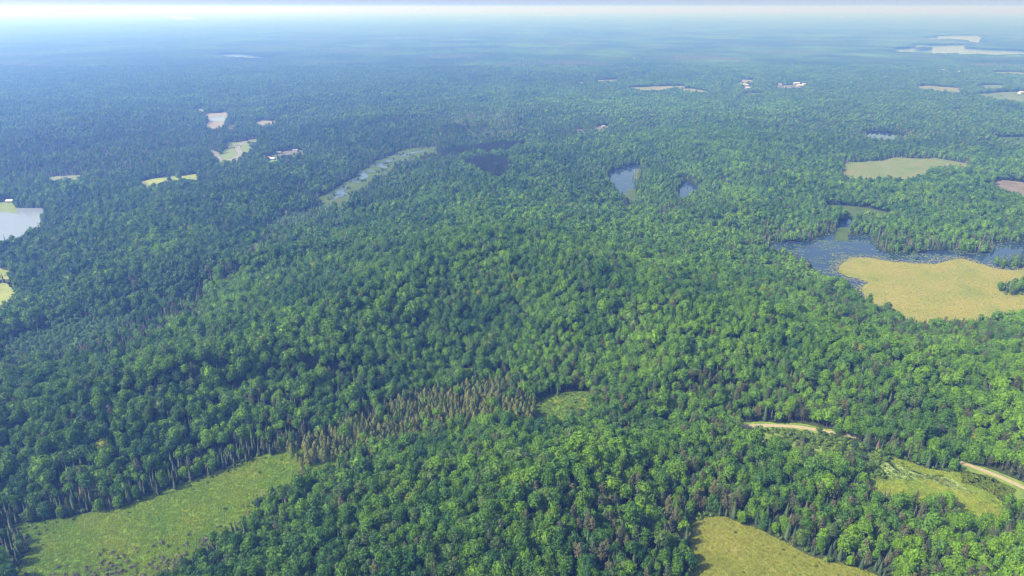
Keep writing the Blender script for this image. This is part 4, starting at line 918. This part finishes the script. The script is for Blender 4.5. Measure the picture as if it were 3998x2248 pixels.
uu = AX / zc_ / 1.5; vv = ((CAM_H - AZ - 10) * cp - AY * sp) / zc_ / .8436
nearby = np.nonzero(AD < 620)[0]
inview = (np.abs(uu) < .5) & (vv < .5)
def add_tree(kd, v, loc, rz, s, zs, col, label, group):
    cm, tm = PROTO[kd][v % len(PROTO[kd])]
    e = bpy.data.objects.new(WORD[kd][1], None)
    e.empty_display_size = .5
    COL.objects.link(e)
    e.location = loc; e.rotation_euler = (0, 0, rz); e.scale = (s, s, s * zs)
    a = bpy.data.objects.new('branches' if kd == 'dead' else 'crown', cm); COL.objects.link(a); a.parent = e
    a['tint'] = (float(col[0]), float(col[1]), float(col[2]))
    b = bpy.data.objects.new('trunk', tm); COL.objects.link(b); b.parent = e
    tag(e, label, 'shrub' if kd == 'shrub' else 'tree', group)
    return e
for ki, kd in enumerate(names):
    idx = np.nonzero((AK == ki) & inview)[0]
    idx = idx[np.argsort(AD[idx] / AS[idx] ** .5)][:LIMIT[kd]]
    single[idx] = True
    for i in idx:
        s = AS[i]
        size = 'tall ' if s > .70 else 'small ' if s < .53 else ''
        if kd == 'shrub': size = 'bushy ' if s > .9 else 'small ' if s < .5 else ''
        nb_ = nearby[np.hypot(AX[nearby] - AX[i], AY[nearby] - AY[i]) < 5.2]
        nb_ = [q for q in nb_ if q != i and AK[q] != ki and AK[q] != 5]
        beside = ''
        if nb_:
            q = min(nb_, key=lambda q: math.hypot(AX[q] - AX[i], AY[q] - AY[i]))
            beside = 'beside ' + ('broadleaf', 'spruce', 'cedar', 'pine', 'snag', '')[AK[q]] + ' '
        lab = f"{size}{tone(AT[i], kd, s)} {WORD[kd][0]} {beside}{where(AX[i], AY[i], AZ[i] + 10, AZone[i])}"
        add_tree(kd, int(AV[i]), (AX[i], AY[i], AZ[i]), AR[i], s, AZS[i], AT[i], lab, WORD[kd][2])
for (lx, ly, lab) in LONE_TREES:
    d_ = math.hypot(lx, ly)
    e = add_tree('broadleaf', int(lx) % 6, (lx, ly, float(ground_z(np.array([lx]), np.array([ly]))[0])), 1.0, 1.1 if d_ < 2200 else 1.5, 1, (.03, .075, .03), lab, None)

# ------------------------------------------------------------------ the rest of each kind: one object, instanced shapes
def scatter_object(name, pts, rotz, scl, tintv, var_i, shapes, label):
    n = len(pts)
    me = bpy.data.meshes.new(name)
    me.vertices.add(n)
    me.vertices.foreach_set('co', np.asarray(pts, np.float32).ravel())
    a = me.attributes.new('rotation_z', 'FLOAT_VECTOR', 'POINT')
    rv = np.zeros((n, 3), np.float32); rv[:, 2] = rotz; a.data.foreach_set('vector', rv.ravel())
    a = me.attributes.new('size', 'FLOAT_VECTOR', 'POINT'); a.data.foreach_set('vector', np.asarray(scl, np.float32).ravel())
    a = me.attributes.new('tint', 'FLOAT_VECTOR', 'POINT'); a.data.foreach_set('vector', np.asarray(tintv, np.float32).ravel())
    a = me.attributes.new('shape', 'INT', 'POINT'); a.data.foreach_set('value', np.asarray(var_i, np.int32))
    o = bpy.data.objects.new(name, me); COL.objects.link(o)
    ng = bpy.data.node_groups.new(name + '_scatter', 'GeometryNodeTree')
    ng.interface.new_socket('Geometry', in_out='INPUT', socket_type='NodeSocketGeometry')
    ng.interface.new_socket('Geometry', in_out='OUTPUT', socket_type='NodeSocketGeometry')
    gi = ng.nodes.new('NodeGroupInput'); go = ng.nodes.new('NodeGroupOutput')
    iop = ng.nodes.new('GeometryNodeInstanceOnPoints')
    gti = ng.nodes.new('GeometryNodeGeometryToInstance')
    # inputs are stacked in reverse so that instance index k is shapes[k]
    for s_ in reversed(shapes):
        oi = ng.nodes.new('GeometryNodeObjectInfo'); oi.inputs['Object'].default_value = s_
        ng.links.new(oi.outputs['Geometry'], gti.inputs[0])
    def att(nm_, dt):
        q = ng.nodes.new('GeometryNodeInputNamedAttribute'); q.data_type = dt; q.inputs['Name'].default_value = nm_
        return q.outputs['Attribute']
    ng.links.new(gi.outputs[0], iop.inputs['Points'])
    ng.links.new(gti.outputs[0], iop.inputs['Instance'])
    iop.inputs['Pick Instance'].default_value = True
    ng.links.new(att('shape', 'INT'), iop.inputs['Instance Index'])
    e2r = ng.nodes.new('FunctionNodeEulerToRotation')
    ng.links.new(att('rotation_z', 'FLOAT_VECTOR'), e2r.inputs[0])
    ng.links.new(e2r.outputs[0], iop.inputs['Rotation'])
    ng.links.new(att('size', 'FLOAT_VECTOR'), iop.inputs['Scale'])
    ng.links.new(iop.outputs[0], go.inputs[0])
    md = o.modifiers.new('scatter', 'NODES'); md.node_group = ng
    tag(o, label, name.replace('_', ' '), kind='stuff')
    return o

FL = {'broadleaf': ('broadleaf_forest', 'closed broadleaf forest canopy covering the hills of the near and middle distance'),
      'spruce': ('spruce_forest', 'pointed dark spruces mixed through the forest and along the wet openings'),
      'cedar': ('cedar_swamp', 'brown and olive cedars of the swamp above the long meadow'),
      'pine': ('pine_forest', 'shaggy pines scattered through the forest and the dark plantation'),
      'dead': ('dead_tree_fringe', 'grey dead trees along ponds, bogs and meadow edges'),
      'shrub': ('shrub_cover', 'low brush in the hollows, swamps and along meadow edges')}
for ki, kd in enumerate(names):
    m = (AK == ki) & ~single
    lod = np.where(AD[m] < 720, 0, np.where(AD[m] < 1700, 1, 2))
    nv = KINDS[kd]['nv']
    shapes = JOINED[kd][0] + JOINED[kd][1] + JOINED[kd][2]
    pts = np.stack([AX[m], AY[m], AZ[m]], 1)
    scl = np.stack([AS[m], AS[m], AS[m] * AZS[m]], 1)
    scatter_object(FL[kd][0], pts, AR[m], scl, AT[m], lod * nv + AV[m] % nv, shapes, FL[kd][1])

# ------------------------------------------------------------------ far forest: blocks of canopy
def canopy_block(seed, size, crown, n):
    r = np.random.default_rng(seed)
    S = Shape()
    g_ = int(math.sqrt(n)); st = size / g_
    for i in range(g_):
        for j in range(g_):
            x = (i + .5 + r.uniform(-.4, .4)) * st - size / 2; y = (j + .5 + r.uniform(-.4, .4)) * st - size / 2
            h = r.uniform(.7, 1.15); c_ = crown * r.uniform(.75, 1.25)
            if r.uniform() < .3:   # conifer
                S.add(*tube((x, y, 2), (x, y, 12.5 * h), c_ * .5, .1, 5))
            else:
                v, f = ico((x, y, 8.2 * h), (c_ * .62, c_ * .62, 3.6 * h), 1, .22, r)
                v = v[:]; S.add(v, f)
    return S.arr()
blocks = [bpy.data.objects.new('canopy_block_shape', raw_mesh('canopy_block_shape', canopy_block(s, 66, 5.6, 144), 'leaves')) for s in range(5)]
bigblocks = [bpy.data.objects.new('canopy_block_shape', raw_mesh('canopy_block_shape', canopy_block(s + 20, 300, 16, 340), 'leaves')) for s in range(3)]
def far_points(y0, y1, step):
    out = []
    for yy in np.arange(y0, y1, step):
        half = .76 * (yy * cp + 95) * 1.05 + 200
        xs = np.arange(-half, half, step)
        out.append(np.stack([xs, np.full(xs.shape, yy)], 1))
    return np.vstack(out)
def far_tint(x, y, big):
    a = fbm(x / 420, y / 420, 3); b = fbm(x / 1500 + 3, y / 1500, 2); r_ = rng.normal(0, 1, len(x))
    t_ = np.clip(.42 + 1.1 * a + .5 * b + .08 * r_, 0, 1)
    c_ = lerp((.030, .085, .024), (.125, .24, .03), t_)
    con_ = np.clip((fbm(x / 700 + 31, y / 500, 3) - .08) * 5, 0, 1)
    con_ = con_ + .4 * np.clip(-x / (.6 * y), 0, 1)
    con_ = np.clip(con_ * .75 + np.clip(fbm(x / 240 + 5, y / 160, 2) * 1.5, 0, .5), 0, 1)
    c_ = c_ * (1 - .8 * con_[:, None]) + np.array([.034, .072, .042]) * .8 * con_[:, None]
    gs_ = np.clip((fbm(x / 650 + 90, y / 330 + 3, 3) - .17) * 6, 0, 1)[:, None] * .75
    c_ = c_ * (1 - gs_) + np.array([.115, .115, .095]) * gs_
    return c_
def place_far(pts, size):
    x, y = pts[:, 0], pts[:, 1]
    bad = np.zeros(len(x), bool)
    for p in sheet_polys:
        if np.hypot(*p.mean(0)) < FAR1 * .8: continue
        for ox in (-.36, 0, .36):
            for oy in (-.36, 0, .36):
                bad |= in_poly(p, x + ox * size, y + oy * size)
    for bx, by, *_ in BUILDINGS:
        if by > FAR1 * .9: bad |= (np.abs(x - bx) < size * .5 + 10) & (y < by + 15) & (y > by - size * .5 - 60)
    # every cell that touches open ground is planted tree by tree instead
    return bad
fp = far_points(FAR1 + 30, 15000, 60)
bad = place_far(fp, 66)
cells = fp[bad]; fp = fp[~bad]
z_ = ground_z(fp[:, 0], fp[:, 1]) - .3
n = len(fp)
scatter_object('distant_forest', np.column_stack([fp, z_]), rng.integers(0, 4, n) * math.pi / 2, np.column_stack([np.ones(n), np.ones(n), rng.uniform(.85, 1.2, n)]),
               far_tint(fp[:, 0], fp[:, 1], False), rng.integers(0, 5, n), blocks, 'hazy unbroken forest of the middle far distance')
# trees of the cells next to far clearings, with the shores kept exact
ex, ey = [], []
for cx_, cy_ in cells:
    q = rng.uniform(-31, 31, (110, 2)); ex.append(cx_ + q[:, 0]); ey.append(cy_ + q[:, 1])
ex = np.concatenate(ex); ey = np.concatenate(ey)
op = np.zeros(len(ex), bool)
for p in sheet_polys: op |= in_poly(p, ex, ey)
for p in island_polys: op &= ~in_poly(p, ex, ey)
for bx, by, bw, bd, bh, bk, bl_ in BUILDINGS: op |= (np.abs(ex - bx) < bw * .5 + 6) & (ey < by + bd) & (ey > by - max(14, .03 * by))
ex = ex[~op]; ey = ey[~op]; n = len(ex)
con_ = rng.uniform(0, 1, n) < .3
scatter_object('far_shore_forest', np.column_stack([ex, ey, ground_z(ex, ey)]), rng.uniform(0, 6.28, n), np.column_stack([np.full(n, .95)] * 2 + [rng.uniform(.7, .9, n)]),
               far_tint(ex, ey, False) * rng.uniform(.8, 1.2, (n, 1)), np.where(con_, 6 + rng.integers(0, 4, n), rng.integers(0, 6, n)), JOINED['broadleaf'][2][:6] + JOINED['spruce'][2], 'hazy woods around the far lakes and fields')
fp2 = far_points(15000 + 120, 42000, 280)
x, y = fp2[:, 0], fp2[:, 1]; bad = np.zeros(len(x), bool)
for p in sheet_polys:
    if np.hypot(*p.mean(0)) < 13500: continue
    for ox in (-.4, 0, .4):
        for oy in (-.4, 0, .4): bad |= in_poly(p, x + ox * 300, y + oy * 300)
fp2 = fp2[~bad]; n = len(fp2)
scatter_object('horizon_forest', np.column_stack([fp2, ground_z(fp2[:, 0], fp2[:, 1]) - .3]), rng.integers(0, 4, n) * math.pi / 2, np.ones((n, 3)),
               far_tint(fp2[:, 0], fp2[:, 1], True), rng.integers(0, 3, n), bigblocks, 'pale blue forest fading into the haze below the horizon')
print('far', len(fp), len(ex), len(fp2))

# ------------------------------------------------------------------ grass tufts, lily pads
def tuft(seed, n, h, w):
    r = np.random.default_rng(seed); vs = []; fs = []
    for k in range(n):
        a = r.uniform(0, 6.28); x, y = r.uniform(-w, w, 2); L_ = r.uniform(.5, 1) * h; q = r.uniform(.1, .25); lx, ly = r.uniform(-.4, .4, 2)
        b = len(vs)
        vs += [(x - q * math.cos(a), y - q * math.sin(a), -.05), (x + q * math.cos(a), y + q * math.sin(a), -.05), (x + lx, y + ly, L_)]
        fs.append((b, b + 1, b + 2))
    return (np.array(vs), fs)
tufts = [bpy.data.objects.new('tuft_shape', raw_mesh('tuft_shape', tuft(s, 26, .75, .9), 'leaves')) for s in range(3)]
def grass(name, poly, spacing, lo, hi, label, size=1.0, zz_=.1, avoid=None, maxn=40000):
    x0, y0 = poly.min(0); x1, y1 = poly.max(0); x0 = max(x0, -1200); x1 = min(x1, 1200); y0 = max(y0, 140)
    xs, ys_ = np.meshgrid(np.arange(x0, x1, spacing), np.arange(y0, y1, spacing))
    xs = xs.ravel() + rng.uniform(-.5, .5, xs.size) * spacing; ys_ = ys_.ravel() + rng.uniform(-.5, .5, ys_.size) * spacing
    k = in_poly(poly, xs, ys_) & near_view(xs, ys_, 20, 1.02)
    if avoid is not None: k &= ~in_poly(avoid, xs, ys_)
    k &= rng.uniform(0, 1, len(xs)) < np.clip(.85 + .5 * fbm(xs / 7, ys_ / 7, 3), .5, 1)
    xs = xs[k][:maxn]; ys_ = ys_[k][:maxn]; n = len(xs)
    big_ = np.clip(.5 + .8 * fbm(xs / 30 + 3, ys_ / 30, 3) + .12 * rng.normal(0, 1, n), 0, 1)
    s = rng.uniform(.6, 1.3, n) * size
    scatter_object(name, np.column_stack([xs, ys_, np.full(n, zz_)]), rng.uniform(0, 6.28, n), np.column_stack([s, s, s * rng.uniform(.6, 1.3, n)]), lerp(lo, hi, big_), rng.integers(0, 3, n), tufts, label)
    print(name, n)
grass('meadow_grass', SP['meadow'], 1.0, (.21, .36, .026), (.37, .42, .045), 'uneven lush grass of the long green meadow')
grass('sedge_grass', SP['sedge_meadow'], 1.0, (.22, .28, .035), (.38, .38, .075), 'ochre sedge tussocks of the meadow at the bottom edge', .7)
grass('wet_meadow_grass', SP['wet_meadow'], 1.15, (.18, .28, .035), (.33, .37, .05), 'yellow green reeds around the duckweed pool', .8, avoid=SP['duckweed_pool'])
grass('verge_grass', sheet_polys[3], 1.1, (.09, .17, .025), (.19, .22, .045), 'rough grass and weeds of the verge inside the road bend', .8)
grass('brush_grass', SP['brushland'], 1.5, (.07, .13, .025), (.15, .19, .04), 'rough weeds between the shrubs of the brushy hollow', .9)
grass('clearing_grass', SC_poly, 1.2, (.09, .17, .025), (.17, .21, .035), 'rough grass of the small clearing by the cedar swamp', .8)
grass('marsh_grass', SP['marsh'], 1.9, (.26, .30, .06), (.42, .37, .10), 'golden sedge tussocks of the marsh by the large pond', .7, .16, maxn=60000)

pond = SP['pond']; marsh = SP['marsh']
def pads(name, poly, spacing, keep_fn, size, col_lo, col_hi, label, avoid=None):
    x0, y0 = poly.min(0); x1, y1 = poly.max(0); x1 = min(x1, 900)
    xs, ys_ = np.meshgrid(np.arange(x0, x1, spacing), np.arange(y0, y1, spacing))
    xs = xs.ravel() + rng.uniform(-.5, .5, xs.size) * spacing; ys_ = ys_.ravel() + rng.uniform(-.5, .5, ys_.size) * spacing
    k = in_poly(poly, xs, ys_)
    if avoid is not None: k &= ~in_poly(avoid, xs, ys_)
    xs = xs[k]; ys_ = ys_[k]
    k = rng.uniform(0, 1, len(xs)) < keep_fn(xs, ys_); xs = xs[k]; ys_ = ys_[k]; n = len(xs)
    s = rng.uniform(.5, 1.4, n) * size
    scatter_object(name, np.column_stack([xs, ys_, np.full(n, .11)]), rng.uniform(0, 6.28, n), np.column_stack([s, s * .75, np.ones(n)]), lerp(col_lo, col_hi, rng.uniform(0, 1, n)), rng.integers(0, 2, n), padshapes, label)
    print(name, n)
def padshape(seed):
    r = np.random.default_rng(seed); v = [(0, 0, .02)]
    for k in range(9):
        a = 2 * math.pi * k / 9; q = r.uniform(.7, 1.15); v.append((q * math.cos(a), q * math.sin(a), r.uniform(0, .03)))
    return (np.array(v), [(0, 1 + k, 1 + (k + 1) % 9) for k in range(9)])
padshapes = [bpy.data.objects.new('pad_shape', raw_mesh('pad_shape', padshape(s), 'leaves')) for s in range(2)]
pads('lily_pads', pond, 1.9, lambda x, y: np.clip(.22 + 1.7 * fbm(x / 30, y / 16, 4) + .9 * edge(marsh, x, y, 22) * (fbm(x / 12, y / 12) + .5), 0, .85), 1.0, (.08, .13, .06), (.20, .26, .13), 'lily pads and floating weed spread over the large pond', marsh)
pads('reed_clumps', pond, 1.6, lambda x, y: np.clip(1.3 * edge(marsh, x, y, 14) * (fbm(x / 8, y / 5, 3) + .55), 0, .9), .9, (.2, .2, .08), (.36, .29, .12), 'thin golden reeds where the marsh runs out into the pond', marsh)
kp = sheet_polys[15]
pads('pond_lilies', kp, 2.6, lambda x, y: np.clip(.22 + 1.2 * fbm(x / 16, y / 16, 3), 0, .6), .9, (.05, .09, .05), (.2, .26, .14), 'dark lily pads dotted over the triangular pond')

# ------------------------------------------------------------------ buildings
def wall_mat(name, col, sc=.6):
    return ground_mat(name, [(.3, tuple(c * .9 for c in col)), (.7, col)], sc, (.95, 1.05), 3, 1, 0, .6)
WM = {'white': wall_mat('white_siding', (.42, .42, .41)), 'red': wall_mat('red_siding', (.35, .07, .05)), 'grey': wall_mat('grey_siding', (.4, .4, .4)), 'pale': wall_mat('pale_siding', (.4, .38, .33)), 'darkroof': wall_mat('brown_siding', (.2, .15, .12))}
RMt = {'white': wall_mat('bright_metal_roof', (.45, .45, .45), .2), 'red': wall_mat('red_roof', (.4, .09, .07)), 'grey': wall_mat('grey_roof', (.2, .21, .22)), 'pale': wall_mat('pale_roof', (.42, .42, .41)), 'darkroof': wall_mat('dark_roof', (.08, .08, .09))}
GM, gnt, gb = new_mat('window_glass'); gb.inputs['Base Color'].default_value = (.03, .04, .05, 1); gb.inputs['Roughness'].default_value = .1
DM = wall_mat('door_paint', (.25, .12, .08))
def box(x0, x1, y0, y1, z0, z1):
    v = [(x0, y0, z0), (x1, y0, z0), (x1, y1, z0), (x0, y1, z0), (x0, y0, z1), (x1, y0, z1), (x1, y1, z1), (x0, y1, z1)]
    return v, [(0, 3, 2, 1), (4, 5, 6, 7), (0, 1, 5, 4), (1, 2, 6, 5), (2, 3, 7, 6), (3, 0, 4, 7)]
for k, (bx, by, w, d, h, kd, lab) in enumerate(BUILDINGS):
    q_ = .62 if by > 2500 else .8
    w *= q_; d *= q_; h *= q_
    nm = 'barn' if 'barn' in lab else 'shed' if 'shed' in lab else 'house'
    e = bpy.data.objects.new(nm, None); COL.objects.link(e)
    e.location = (bx, by, float(ground_z(np.array([bx]), np.array([by]))[0]) + .25)
    e.rotation_euler = (0, 0, random.uniform(-.25, .25))
    x0, x1, y0, y1 = -w / 2, w / 2, -d / 2, d / 2
    rh = h + d * .28
    v, f = box(x0, x1, y0, y1, -.6, h)
    v += [(x0, 0, rh), (x1, 0, rh)]; f += [(4, 7, 8), (5, 9, 6)]; f.remove((4, 5, 6, 7))
    mesh_obj('wall', v, f, WM[kd], e)
    o_, t_ = .5, .25
    rz0 = h - o_ * .56
    v = [(x0 - o_, y0 - o_, rz0 + .05), (x1 + o_, y0 - o_, rz0 + .05), (x1 + o_, 0, rh + .05), (x0 - o_, 0, rh + .05), (x1 + o_, y1 + o_, rz0 + .05), (x0 - o_, y1 + o_, rz0 + .05)]
    v += [(a, b, c_ + t_) for a, b, c_ in v]
    f = [(0, 3, 2, 1), (3, 5, 4, 2), (6, 7, 8, 9), (9, 8, 10, 11), (0, 1, 7, 6), (5, 11, 10, 4), (1, 2, 8, 7), (2, 4, 10, 8), (0, 6, 9, 3), (3, 9, 11, 5)]
    rf = mesh_obj('roof', v, f, RMt[kd], e)
    if nm == 'house':
        v, f = box(w * .2, w * .2 + .9, d * .12, d * .12 + .9, h, rh + 1.2); mesh_obj('chimney', v, f, DM, rf)
    dw, dh = (w * .22, h * .75) if nm == 'barn' else (1.1, 2.1)
    v, f = box(-dw / 2, dw / 2, y0 - .08, y0 + .05, -.1, dh); mesh_obj('door', v, f, DM, e)
    for wx in (-.34, -.2, .2, .34):
        ww = .06 * w
        v, f = box(wx * w - ww, wx * w + ww, y0 - .07, y0 + .05, h * .4, h * .75); mesh_obj('window', v, f, GM, e)
    tag(e, lab, nm, 'far farm and village buildings' if by > 2500 else 'houses by the looping road')

# ------------------------------------------------------------------ haze
HZ = 45000.0
v, f = box(-HZ, HZ, -3000, 62500, -1.2, CAM_H + 40)
hm = bpy.data.materials.new('haze'); hm.use_nodes = True
ht = hm.node_tree
for n_ in list(ht.nodes): ht.nodes.remove(n_)
ho = ht.nodes.new('ShaderNodeOutputMaterial'); hv = ht.nodes.new('ShaderNodeVolumePrincipled')
hv.inputs['Color'].default_value = (.15, .32, 1.0, 1)
hv.inputs['Absorption Color'].default_value = (1, 1, 1, 1)
hv.inputs['Density'].default_value = 0.00037
hv.inputs['Anisotropy'].default_value = 0.33
ht.links.new(hv.outputs[0], ho.inputs['Volume'])
hz = mesh_obj('haze', v, f, hm)
tag(hz, 'thin blue summer haze filling the air over the forest', 'haze', kind='stuff')
